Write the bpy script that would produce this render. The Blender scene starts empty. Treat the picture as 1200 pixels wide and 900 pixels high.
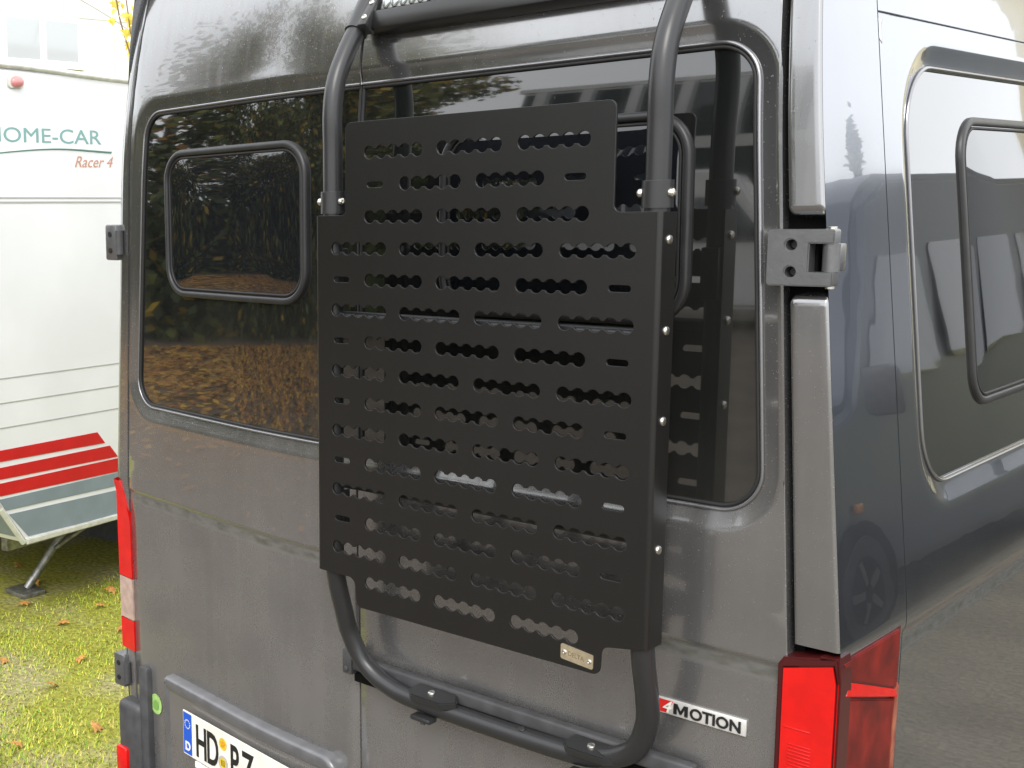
import bpy, bmesh, math, random
import numpy as np
from mathutils import Vector, Matrix
R_ = math.radians
random.seed(7); rng = np.random.default_rng(7)
SC = bpy.context.scene; COL = SC.collection

# ------------------------------------------------------------------ camera
CAM = np.array([1.80699, -2.23760, 2.25])
AX = np.array([[.66246769, .10012870, -.74236837], [.74866046, -.12207442, .65161749], [-.02537858, -.98745738, -.15583276]])
FOC, PPX, PPY = 1468., 204., 475.          # lens of the cropped photograph, 1200 px wide
cd = bpy.data.cameras.new('camera'); cam = bpy.data.objects.new('camera', cd); COL.objects.link(cam)
cd.sensor_width = 36; cd.lens = FOC / 1200 * 36; cd.shift_x = (600 - PPX) / 1200; cd.shift_y = (PPY - 450) / 1200
cd.clip_start = .05; cd.clip_end = 500
rt, up, bk = AX @ [1, 0, 0], AX @ [0, -1, 0], AX @ [0, 0, -1]
M = Matrix.Identity(4)
for i in range(3):
    M[i][0], M[i][1], M[i][2], M[i][3] = rt[i], up[i], bk[i], CAM[i]
cam.matrix_world = M; SC.camera = cam

# ------------------------------------------------------------------ sky, sun, exposure
SUN_EL, SUN_AZ = 42, 150                     # azimuth from +Y towards +X
w = bpy.data.worlds.new('World'); SC.world = w; w.use_nodes = True
nt = w.node_tree; nt.nodes.clear()
wo = nt.nodes.new('ShaderNodeOutputWorld'); bg = nt.nodes.new('ShaderNodeBackground'); sk = nt.nodes.new('ShaderNodeTexSky')
sk.sky_type = 'NISHITA'; sk.sun_disc = False; sk.sun_elevation = R_(SUN_EL); sk.sun_rotation = R_(SUN_AZ); sk.dust_density = 4; sk.air_density = 1.5
hs = nt.nodes.new('ShaderNodeHueSaturation'); hs.inputs['Saturation'].default_value = .25
mx = nt.nodes.new('ShaderNodeMix'); mx.data_type = 'RGBA'; mx.inputs[0].default_value = .82
tc = nt.nodes.new('ShaderNodeTexCoord'); nz = nt.nodes.new('ShaderNodeTexNoise'); nz.inputs['Scale'].default_value = 2.2; nz.inputs['Detail'].default_value = 4
cr = nt.nodes.new('ShaderNodeValToRGB'); cr.color_ramp.elements[0].position = .3; cr.color_ramp.elements[1].position = .7
cr.color_ramp.elements[0].color = (11.2, 11.6, 12.2, 1); cr.color_ramp.elements[1].color = (14.6, 14.8, 15.0, 1)
nt.links.new(tc.outputs['Generated'], nz.inputs['Vector']); nt.links.new(nz.outputs['Fac'], cr.inputs[0])
nt.links.new(sk.outputs[0], hs.inputs['Color']); nt.links.new(hs.outputs[0], mx.inputs[6]); nt.links.new(cr.outputs[0], mx.inputs[7])
nt.links.new(mx.outputs[2], bg.inputs[0]); nt.links.new(bg.outputs[0], wo.inputs[0]); bg.inputs[1].default_value = .1
sl = bpy.data.lights.new('sun', 'SUN'); so = bpy.data.objects.new('sun', sl); COL.objects.link(so)
sl.energy = .9; sl.angle = R_(25); sl.color = (1, .96, .9)
sd = Vector((math.sin(R_(SUN_AZ)) * math.cos(R_(SUN_EL)), math.cos(R_(SUN_AZ)) * math.cos(R_(SUN_EL)), math.sin(R_(SUN_EL))))
so.rotation_euler = sd.to_track_quat('Z', 'Y').to_euler(); so.location = (2, -4, 12)
SC.view_settings.view_transform = 'Standard'; SC.view_settings.look = 'None'; SC.view_settings.gamma = 1; SC.view_settings.exposure = .95
SC.render.resolution_x = 1024; SC.render.resolution_y = 768
SC.render.engine = 'CYCLES'; SC.cycles.max_bounces = 5; SC.cycles.glossy_bounces = 4; SC.cycles.diffuse_bounces = 2

# ------------------------------------------------------------------ materials
def mat(name, col, rough=.5, metal=0., coat=0., coatr=.03, spec=.5, var=0., vscale=8., bump=0., bscale=60., col2=None, attr=None, trans=0.):
    m = bpy.data.materials.new(name); m.use_nodes = True; n = m.node_tree; b = n.nodes['Principled BSDF']; L = n.links
    c = tuple(col) + (1,)
    b.inputs['Base Color'].default_value = c; b.inputs['Roughness'].default_value = rough; b.inputs['Metallic'].default_value = metal
    b.inputs['Coat Weight'].default_value = coat; b.inputs['Coat Roughness'].default_value = coatr; b.inputs['Specular IOR Level'].default_value = spec
    b.inputs['Transmission Weight'].default_value = trans
    if attr:
        a = n.nodes.new('ShaderNodeAttribute'); a.attribute_name = attr; L.new(a.outputs['Color'], b.inputs['Base Color'])
    elif var or col2:
        t = n.nodes.new('ShaderNodeTexCoord'); z = n.nodes.new('ShaderNodeTexNoise'); z.inputs['Scale'].default_value = vscale; z.inputs['Detail'].default_value = 3
        r = n.nodes.new('ShaderNodeValToRGB'); r.color_ramp.elements[0].position = .35; r.color_ramp.elements[1].position = .68
        r.color_ramp.elements[0].color = tuple(x * (1 - var) for x in col) + (1,)
        r.color_ramp.elements[1].color = (tuple(col2) if col2 else tuple(min(1, x * (1 + var)) for x in col)) + (1,)
        L.new(t.outputs['Object'], z.inputs['Vector']); L.new(z.outputs['Fac'], r.inputs[0]); L.new(r.outputs[0], b.inputs['Base Color'])
    if bump:
        t = n.nodes.new('ShaderNodeTexCoord'); z = n.nodes.new('ShaderNodeTexNoise'); z.inputs['Scale'].default_value = bscale; z.inputs['Detail'].default_value = 4
        bp = n.nodes.new('ShaderNodeBump'); bp.inputs['Strength'].default_value = bump; bp.inputs['Distance'].default_value = .002
        L.new(t.outputs['Object'], z.inputs['Vector']); L.new(z.outputs['Fac'], bp.inputs['Height']); L.new(bp.outputs[0], b.inputs['Normal'])
    return m

def dusty(name, base, metal, rough, coat, coatr, dust, dustcol=(.19, .17, .145), algae=0., zlo=.6, zhi=2.3, low=.3, speck=.35, wave=0., spec=.5):
    """a glossy surface with dried-on road dust, water spots, run marks and, where wanted, algae along the belt ledge"""
    m = bpy.data.materials.new(name); m.use_nodes = True; n = m.node_tree; b = n.nodes['Principled BSDF']; L = n.links; N = n.nodes.new
    t = N('ShaderNodeTexCoord'); sp = N('ShaderNodeSeparateXYZ'); L.new(t.outputs['Object'], sp.inputs[0])
    def noise(scale, mp=None, det=5, lo=.4, hi=.7):
        z = N('ShaderNodeTexNoise'); z.inputs['Scale'].default_value = scale; z.inputs['Detail'].default_value = det
        if mp:
            q = N('ShaderNodeMapping'); q.inputs['Scale'].default_value = mp; L.new(t.outputs['Object'], q.inputs[0]); L.new(q.outputs[0], z.inputs['Vector'])
        else: L.new(t.outputs['Object'], z.inputs['Vector'])
        r = N('ShaderNodeMapRange'); r.inputs[1].default_value = lo; r.inputs[2].default_value = hi; L.new(z.outputs['Fac'], r.inputs[0]); return r.outputs[0]
    def ma(op, a, c):
        q = N('ShaderNodeMath'); q.operation = op; q.use_clamp = op != 'MULTIPLY_ADD'
        for i, x in enumerate((a, c)):
            if isinstance(x, (int, float)): q.inputs[i].default_value = x
            else: L.new(x, q.inputs[i])
        return q.outputs[0]
    cloud = noise(3.1, None, 3, .3, .75); streak = noise(1., (34, 34, 1.1), 2, .5, .8); spots = noise(260., None, 1, .70, .76); fine = noise(300., None, 1, .35, .75)
    low_ = N('ShaderNodeMapRange'); low_.inputs[1].default_value = zhi; low_.inputs[2].default_value = zlo; low_.inputs[4].default_value = low; L.new(sp.outputs['Z'], low_.inputs[0])
    f = ma('ADD', ma('MULTIPLY', cloud, dust), ma('MULTIPLY', streak, dust * .9))
    f = ma('ADD', f, ma('MULTIPLY', low_.outputs[0], ma('ADD', ma('MULTIPLY', cloud, .6), .5)))
    f = ma('MULTIPLY', f, ma('ADD', ma('MULTIPLY', fine, .22), .8))
    f = ma('ADD', f, ma('MULTIPLY', spots, speck))
    c = N('ShaderNodeMix'); c.data_type = 'RGBA'; c.inputs[6].default_value = tuple(base) + (1,); c.inputs[7].default_value = tuple(dustcol) + (1,); L.new(f, c.inputs[0]); out = c.outputs[2]
    if algae:
        band = N('ShaderNodeMapRange'); band.interpolation_type = 'SMOOTHSTEP'; band.inputs[1].default_value = .024; band.inputs[2].default_value = .004
        L.new(ma('ABSOLUTE', N_sub(n, sp.outputs['Z'], 1.386), 0), band.inputs[0])
        alg = ma('MULTIPLY', ma('MULTIPLY', band.outputs[0], noise(20., (1, 1, 2.5), 4, .15, .75)), algae)
        lowa = N('ShaderNodeMapRange'); lowa.inputs[1].default_value = 1.15; lowa.inputs[2].default_value = .8; L.new(sp.outputs['Z'], lowa.inputs[0])
        alg = ma('ADD', alg, ma('MULTIPLY', ma('MULTIPLY', lowa.outputs[0], noise(7., None, 3, .45, .75)), algae * .15))
        c2 = N('ShaderNodeMix'); c2.data_type = 'RGBA'; L.new(alg, c2.inputs[0]); L.new(out, c2.inputs[6]); c2.inputs[7].default_value = (.028, .028, .009, 1); out = c2.outputs[2]
        f = ma('ADD', f, ma('MULTIPLY', alg, .8))
    L.new(out, b.inputs['Base Color']); b.inputs['Specular IOR Level'].default_value = spec
    if wave:
        z = N('ShaderNodeTexNoise'); z.inputs['Scale'].default_value = 9.; z.inputs['Detail'].default_value = 1; L.new(t.outputs['Object'], z.inputs['Vector'])
        bp = N('ShaderNodeBump'); bp.inputs['Strength'].default_value = wave; bp.inputs['Distance'].default_value = .01; L.new(z.outputs['Fac'], bp.inputs['Height']); L.new(bp.outputs[0], b.inputs['Normal']); L.new(bp.outputs[0], b.inputs['Coat Normal'])
    b.inputs['Coat Roughness'].default_value = coatr
    L.new(ma('SUBTRACT', metal, ma('MULTIPLY', f, metal)), b.inputs['Metallic'])
    L.new(ma('SUBTRACT', coat, ma('MULTIPLY', f, coat * .75)), b.inputs['Coat Weight'])
    L.new(ma('ADD', rough, ma('MULTIPLY', f, .8 - rough)), b.inputs['Roughness'])
    return m
def N_sub(n, a, v):
    q = n.nodes.new('ShaderNodeMath'); q.operation = 'SUBTRACT'; n.links.new(a, q.inputs[0]); q.inputs[1].default_value = v; return q.outputs[0]

MT = dict(
    paint=dusty('grey_paint', (.29, .294, .30), .9, .12, 1., .015, .075, (.23, .185, .145), algae=1., low=.37, wave=.02, speck=.3),  # body paint, base lightened to put stronger sky reflection into the rear
    sidepaint=dusty('grey_paint_side', (.19, .205, .235), .9, .10, 1., .012, .025, (.17, .155, .135), algae=1., low=.06, speck=.12, wave=.02),  # same body paint, a darker and bluer copy without the rear's lightened reflection
    glass=dusty('tinted_glass', (.006, .007, .007), 0., .02, 1., .01, .03, low=.05, zlo=1.6, speck=.10, spec=1., wave=.005),
    acrylic=dusty('acrylic_pane', (.006, .007, .009), 0., .02, .5, .01, .015, low=.02, zlo=1.6, speck=.06, spec=.8),
    plate=dusty('black_powder_coat', (.0062, .006, .0058), 0., .29, 0., .1, .012, (.10, .09, .08), low=.012, speck=.10, spec=.62),
    tube=dusty('black_tube', (.019, .0195, .021), 0., .34, .15, .2, .03, (.12, .11, .095), low=.03, speck=.10, spec=.5),
    rubber=mat('black_rubber', (.012, .012, .012), .6),
    dark=mat('dark_gap', (.004, .004, .004), .9, spec=.1),
    plastic=mat('grey_plastic', (.055, .055, .058), .5, var=.2, vscale=25, bump=.15, bscale=500),
    hinge=mat('hinge_casting', (.15, .152, .155), .34, .6, .4, .2, var=.06, vscale=40, bump=.18, bscale=200),
    hood=mat('hood_plastic', (.13, .13, .135), .32, .3, .5, .1, var=.12, vscale=25),
    steel=mat('bolt_steel', (.75, .73, .68), .25, 1., var=.1, vscale=90),
    bead=mat('dark_bead', (.30, .30, .31), .22, .8), frame=mat('vent_frame_plastic', (.022, .022, .023), .38, var=.15, vscale=25),
    alu=mat('satin_aluminium', (.62, .63, .64), .28, 1.),
    brass=mat('name_plate_metal', (.80, .70, .50), .35, .9, var=.1, vscale=80),
    red=mat('red_lens', (.60, .004, .003), .2, 0, .5, .02, var=.08, vscale=30),
    darkred=mat('dark_red_lens', (.13, .003, .004), .3, 0, .15, .04, spec=.12, var=.3, vscale=14, col2=(.20, .008, .006)),
    edgered=mat('lens_edge', (.06, .008, .008), .3, 0, .15, .05, spec=.3),
    dustred=mat('dusty_red_lens', (.34, .03, .018), .4, 0, .5, .1, var=.4, vscale=18, col2=(.40, .12, .06)),
    palelens=mat('pale_lens', (.46, .33, .27), .25, 0, .8, .05, var=.15, vscale=40),
    white=mat('white_print', (.80, .79, .74), .4, var=.06, vscale=30),
    platewhite=mat('number_plate_white', (.78, .76, .68), .35, var=.08, vscale=18),
    blue=mat('euro_blue', (.012, .09, .52), .35),
    ink=mat('black_print', (.012, .012, .012), .45),
    yellow=mat('yellow_seal', (.72, .50, .02), .5, var=.2, vscale=120), orange=mat('orange_seal', (.66, .30, .015), .5, var=.3, vscale=160),
    silver=mat('silver_seal', (.55, .55, .55), .4, .3),
    green=mat('green_sticker', (.33, .52, .16), .5, var=.2, vscale=80),
    badge=mat('badge_chrome', (.72, .71, .68), .22, .35), badgered=mat('badge_red', (.62, .012, .012), .3, 0, .5),
    lens=mat('led_lens', (.42, .45, .44), .08, .7, .6, .02),
    cwhite=mat('caravan_white', (.80, .81, .81), .4, 0, .3, .1, var=.05, vscale=1.6, bump=.1, bscale=45), ctrim=mat('caravan_trim', (.66, .66, .60), .4, .2, var=.1, vscale=20),
    cred=mat('caravan_red', (.58, .012, .014), .4, var=.06, vscale=8), cgrey=mat('caravan_grey', (.22, .27, .30), .4, var=.06, vscale=8),
    ctext=mat('caravan_green_print', (.20, .38, .37), .5), ctext2=mat('caravan_red_print', (.55, .28, .20), .5),  # print colours paled, with overexposure and haze put into them
    pink=mat('marker_lamp_red', (.62, .24, .24), .3, 0, .6), line=mat('caravan_groove', (.42, .42, .39), .6),  # marker lamp red paled to pink, overexposure put into its colour
    galv=mat('galvanised_steel', (.30, .30, .30), .45, .8, var=.3, vscale=30),
    bwall=mat('building_render', (.80, .80, .77), .8, var=.05, vscale=1.5, bump=.1, bscale=40), bframe=mat('window_frame_white', (.82, .83, .82), .5),
    bglass=mat('building_glass', (.50, .53, .57), .08, 0, .5, spec=.8), bdark=mat('building_glass_dark', (.05, .06, .07), .05, spec=.8),
    joint=mat('wall_joint', (.60, .60, .57), .8), cable=mat('cable', (.03, .03, .03), .6), pcable=mat('pale_cable', (.40, .39, .37), .6),
    fin=mat('pale_facade_fin', (.74, .74, .72), .7), cream=mat('cream_render', (.70, .64, .47), .85, var=.05, vscale=1.2),
    roof=mat('roof_tile', (.18, .09, .06), .8, var=.3, vscale=3),
    bark=mat('bark', (.075, .055, .04), .9, var=.4, vscale=12, bump=.6, bscale=30),
    twig=mat('twig', (.14, .09, .045), .8), leafy=mat('yellow_leaf', (.72, .52, .03), .55, var=.25, vscale=30, col2=(.74, .62, .10)),
    leafa=mat('foliage', (.1, .1, .03), .6, attr='tint'),
    litter=mat('leaf_litter', (.2, .1, .03), .7, attr='tint'), grass=mat('grass_blade', (.1, .14, .03), .55, attr='tint'),
    dryleaf=mat('dry_leaf', (.50, .24, .06), .7, var=.35, vscale=60), tyre=mat('tyre_rubber', (.02, .02, .02), .8), rim=mat('wheel_steel', (.16, .16, .17), .35, .8),
    bluevan=mat('blue_grey_paint', (.05, .06, .08), .45, .2, .25, .1), vanwhite=mat('white_car_paint', (.75, .75, .74), .3, 0, 1., .02),
    darkvan=mat('dark_van_paint', (.03, .032, .036), .45, .2, .25, .1), headlamp=mat('headlamp', (.75, .77, .78), .08, .4, 1., .01), amber=mat('amber_lens', (.62, .20, .02), .25, 0, .6),
)

# ------------------------------------------------------------------ mesh helpers
def link(name, me, m, parent=None, smooth=True, ang=32):
    o = bpy.data.objects.new(name, me); COL.objects.link(o)
    if m is not None: me.materials.append(MT[m] if isinstance(m, str) else m)
    if smooth and len(me.polygons):
        me.polygons.foreach_set('use_smooth', [True] * len(me.polygons)); me.set_sharp_from_angle(angle=R_(ang))
    if parent is not None:
        o.parent = parent; o.matrix_parent_inverse = INV[parent.name] if parent.name in INV else Matrix.Identity(4)
    return o
INV = {}
def raw(name, v, f, m, parent=None, smooth=True, ang=32):
    me = bpy.data.meshes.new(name); me.from_pydata([tuple(map(float, p)) for p in v], [], f); me.update(); return link(name, me, m, parent, smooth, ang)
def frombm(name, bm, m, parent=None, smooth=True, ang=32):
    me = bpy.data.meshes.new(name); bmesh.ops.recalc_face_normals(bm, faces=bm.faces[:]); bm.to_mesh(me); bm.free(); return link(name, me, m, parent, smooth, ang)
def tag(o, label, cat, group=None):
    o['label'] = label; o['category'] = cat
    if group: o['group'] = group
    return o
def thing(name, loc, label, cat, group=None):
    o = bpy.data.objects.new(name, None); COL.objects.link(o); o.location = loc; o.empty_display_size = .2
    INV[o.name] = Matrix.Translation(Vector(loc)).inverted(); return tag(o, label, cat, group)
def struct(o, kind='structure'): o['kind'] = kind; return o
def bbox(bm, c, s, rot=None, bev=0., seg=2):
    r = bmesh.ops.create_cube(bm, size=1.); vs = r['verts']
    bmesh.ops.scale(bm, vec=s, verts=vs)
    if bev:
        es = list({e for v in vs for e in v.link_edges}); q = bmesh.ops.bevel(bm, geom=es, offset=bev, segments=seg, affect='EDGES', profile=.5); vs = list({v for f in q['faces'] for v in f.verts} | {v for v in vs if v.is_valid})
    T = Matrix.Translation(Vector(c)) @ (rot.to_4x4() if rot else Matrix.Identity(4))
    bmesh.ops.transform(bm, matrix=T, verts=vs); return vs
def box(name, c, s, m, parent=None, rot=None, bev=0., seg=2):
    bm = bmesh.new(); bbox(bm, c, s, rot, bev, seg); return frombm(name, bm, m, parent)
def bcyl(bm, p, q, r, seg=20, r2=None):
    p, q = Vector(p), Vector(q); d = q - p
    g = bmesh.ops.create_cone(bm, cap_ends=True, segments=seg, radius1=r, radius2=r if r2 is None else r2, depth=d.length)
    bmesh.ops.transform(bm, matrix=Matrix.Translation((p + q) / 2) @ d.to_track_quat('Z', 'Y').to_matrix().to_4x4(), verts=g['verts'])
def cyl(name, p, q, r, m, parent=None, seg=20, r2=None):
    bm = bmesh.new(); bcyl(bm, p, q, r, seg, r2); return frombm(name, bm, m, parent)
def dome(name, p, n, r, h, m, parent=None, hole=False):
    """a button-head bolt: a low dome on point p, facing n, with a hex socket"""
    bm = bmesh.new(); n = Vector(n).normalized(); q = n.to_track_quat('Z', 'Y').to_matrix(); prof = [(r, 0), (r, h * .35), (r * .86, h * .75), (r * .5, h), (r * .45, h)] + ([(r * .42, h * .45)] if hole else [])
    rings = []
    for rr, zz in prof: rings.append([bm.verts.new(Vector(p) + q @ Vector((rr * math.cos(a * math.tau / 16), rr * math.sin(a * math.tau / 16), zz))) for a in range(16)])
    for a, b in zip(rings, rings[1:]):
        for i in range(16): bm.faces.new((a[i], a[(i + 1) % 16], b[(i + 1) % 16], b[i]))
    bm.faces.new(rings[-1]); return frombm(name, bm, m, parent)
def spline(pts, n=10):
    """Catmull-Rom through pts"""
    P = [np.array(p, float) for p in pts]; P = [2 * P[0] - P[1]] + P + [2 * P[-1] - P[-2]]; out = []
    for i in range(1, len(P) - 2):
        a, b, c, d = P[i - 1:i + 3]
        for k in range(n):
            t = k / n; out.append(.5 * (2 * b + (c - a) * t + (2 * a - 5 * b + 4 * c - d) * t * t + (3 * b - a - 3 * c + d) * t ** 3))
    return out + [P[-2]]
def btube(bm, path, r, seg=16, closed=False, caps=True, flat=1.):
    path = [Vector(p) for p in path]; n = len(path); rings = []; nrm = None
    for i, p in enumerate(path):
        t = (path[(i + 1) % n] - path[i - 1]) if closed else (path[min(i + 1, n - 1)] - path[max(i - 1, 0)])
        t.normalize()
        if nrm is None: nrm = t.orthogonal().normalized()
        nrm = (nrm - t * nrm.dot(t)).normalized(); b = t.cross(nrm); rr = r(i / (n - 1)) if callable(r) else r
        rings.append([bm.verts.new(p + nrm * rr * math.cos(a * math.tau / seg) + b * rr * flat * math.sin(a * math.tau / seg)) for a in range(seg)])
    for i in range(n if closed else n - 1):
        a, b = rings[i], rings[(i + 1) % n]
        for k in range(seg): bm.faces.new((a[k], a[(k + 1) % seg], b[(k + 1) % seg], b[k]))
    if caps and not closed: bm.faces.new(rings[0][::-1]); bm.faces.new(rings[-1])
def tube(name, path, r, m, parent=None, seg=16, closed=False):
    bm = bmesh.new(); btube(bm, path, r, seg, closed); return frombm(name, bm, m, parent, ang=60)
def curvemesh(splines, ext, bev=0.):
    """flat sheet with holes: closed outlines in a plane, filled and given thickness"""
    cu = bpy.data.curves.new('c', 'CURVE'); cu.dimensions = '2D'; cu.fill_mode = 'BOTH'; cu.extrude = ext - bev; cu.bevel_depth = bev; cu.bevel_resolution = 1; cu.offset = -bev
    for s in splines:
        sp = cu.splines.new('POLY'); sp.points.add(len(s) - 1); sp.use_cyclic_u = True
        for p, (x, y) in zip(sp.points, s): p.co = (x, y, 0, 1)
    ob = bpy.data.objects.new('c', cu); COL.objects.link(ob); bpy.context.view_layer.update()
    me = bpy.data.meshes.new_from_object(ob.evaluated_get(bpy.context.evaluated_depsgraph_get())); bpy.data.objects.remove(ob); return me
def text(name, body, size, frame, m, parent=None, ext=.0008, shear=0., sx=1., align='LEFT', off=0.):
    """lettering as a mesh; frame = (origin, right, up)"""
    cu = bpy.data.curves.new('t', 'FONT'); cu.body = body; cu.size = 1; cu.extrude = ext / size; cu.shear = shear; cu.align_x = align; cu.offset = off / size; cu.resolution_u = 4
    ob = bpy.data.objects.new('t', cu); COL.objects.link(ob); bpy.context.view_layer.update()
    me = bpy.data.meshes.new_from_object(ob.evaluated_get(bpy.context.evaluated_depsgraph_get())); bpy.data.objects.remove(ob)
    o, x, y = (Vector(a) for a in frame); z = x.cross(y).normalized()
    me.transform(Matrix.Scale(size, 4))
    me.transform(Matrix(((x.x * sx, y.x, z.x, o.x), (x.y * sx, y.y, z.y, o.y), (x.z * sx, y.z, z.z, o.z), (0, 0, 0, 1)))); return link(name, me, m, parent, False)
def rounded(corners, rad, n=8, closed=True):
    """corner points (2-D, in order) -> rounded outline"""
    out = []; N = len(corners); P = [np.array(c, float) for c in corners]
    for i in range(N):
        r = rad[i] if isinstance(rad, (list, tuple)) else rad
        if r == 0 or (not closed and i in (0, N - 1)): out.append(P[i]); continue
        a, b, c = P[i - 1], P[i], P[(i + 1) % N]; u = (a - b) / np.linalg.norm(a - b); v = (c - b) / np.linalg.norm(c - b)
        half = math.acos(max(-1, min(1, u @ v))) / 2; d = r / math.tan(half); cen = b + (u + v) / np.linalg.norm(u + v) * r / math.sin(half)
        s, e = b + u * d - cen, b + v * d - cen; a0 = math.atan2(s[1], s[0]); da = (math.atan2(e[1], e[0]) - a0 + math.pi) % math.tau - math.pi
        for k in range(n + 1): out.append(cen + r * np.array([math.cos(a0 + da * k / n), math.sin(a0 + da * k / n)]))
    return out
def densify(pts, step, closed=False):
    out = []; N = len(pts)
    for i in range(N if closed else N - 1):
        a, b = np.array(pts[i], float), np.array(pts[(i + 1) % N], float); k = max(1, int(math.ceil(np.linalg.norm(b - a) / step)))
        out += [a + (b - a) * j / k for j in range(k)]
    return out if closed else out + [np.array(pts[-1], float)]
def normals2(pts, closed=False, left=True):
    out = []; N = len(pts)
    for i in range(N):
        a = pts[i - 1] if (closed or i > 0) else pts[i]; b = pts[(i + 1) % N] if (closed or i < N - 1) else pts[i]
        t = b - a; t = t / (np.linalg.norm(t) + 1e-9); out.append(np.array([-t[1], t[0]]) * (1 if left else -1))
    return out
def grid(name, rows, m, parent=None, extra=None):
    nr, nc = len(rows), len(rows[0]); v = [p for r in rows for p in r]
    f = [(i * nc + j, i * nc + j + 1, (i + 1) * nc + j + 1, (i + 1) * nc + j) for i in range(nr - 1) for j in range(nc - 1)]
    if name is None: return v, f
    return raw(name, v, f, m, parent)
class Patch:
    def __init__(s): s.v, s.f = [], []
    def rows(s, rows, closed=False):
        o = len(s.v); nr, nc = len(rows), len(rows[0]); s.v += [p for r in rows for p in r]
        for i in range(nr - 1):
            for j in range(nc if closed else nc - 1):
                k = (j + 1) % nc; s.f.append((o + i * nc + j, o + i * nc + k, o + (i + 1) * nc + k, o + (i + 1) * nc + j))
    def build(s, name, m, parent, ang=32, flip=False):
        bm = bmesh.new(); vs = [bm.verts.new(tuple(map(float, p))) for p in s.v]
        for f in s.f:
            try: bm.faces.new([vs[i] for i in (f[::-1] if flip else f)])
            except ValueError: pass
        bmesh.ops.remove_doubles(bm, verts=bm.verts[:], dist=2e-5); bmesh.ops.recalc_face_normals(bm, faces=bm.faces[:])
        me = bpy.data.meshes.new(name); bm.to_mesh(me); bm.free(); return link(name, me, m, parent, True, ang)

# ------------------------------------------------------------------ the van's surfaces
def sstep(a, b, x):
    t = min(1, max(0, (x - a) / (b - a))); return t * t * (3 - 2 * t)
def bow(X):
    s = -.1 - X
    if s <= 0: return 0.
    return .17 * s * s if s < .45 else .0344 + .153 * (s - .45)
def rear_y(X, z):
    y = bow(X) + .25 * max(0, z - 2.3) ** 2 + .006 * sstep(1.412, 1.396, z)
    return y + max(0, 1.390 - z) * .010
def side_x(y, z):
    x = .998 - .0853 * (z - 1.45) if z > 1.45 else .998
    x += -.006 * sstep(1.428, 1.408, z) - max(0, .9 - z) ** 2 * .1
    if z > 2.60: x -= .35 * (z - 2.60) ** 2
    return x
def ray(u, v): return AX @ np.array([(u - PPX) / FOC, (v - PPY) / FOC, 1.])
def hit(u, v, off=0.):
    d = ray(u, v); y = 0.
    for _ in range(25):
        P = CAM + d * ((y - CAM[1]) / d[1]); y = rear_y(P[0], P[2]) + off
    return P
def hit_side(u, v, off=0.):
    d = ray(u, v); x = .97
    for _ in range(25):
        P = CAM + d * ((x - CAM[0]) / d[0]); x = side_x(P[1], P[2]) + off
    return P
def gapR(z): return .836 + (2.572 - z) * .0631 if z > 1.3 else .916
XC = -.092
def gapL(z): return 2 * XC - gapR(z)
def crease(z): return side_x(0, z)
ZT, ZB = 2.86, .48                            # door top and bottom
S3 = lambda X, z, off=0.: (X, rear_y(X, z) + off, z)

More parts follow.
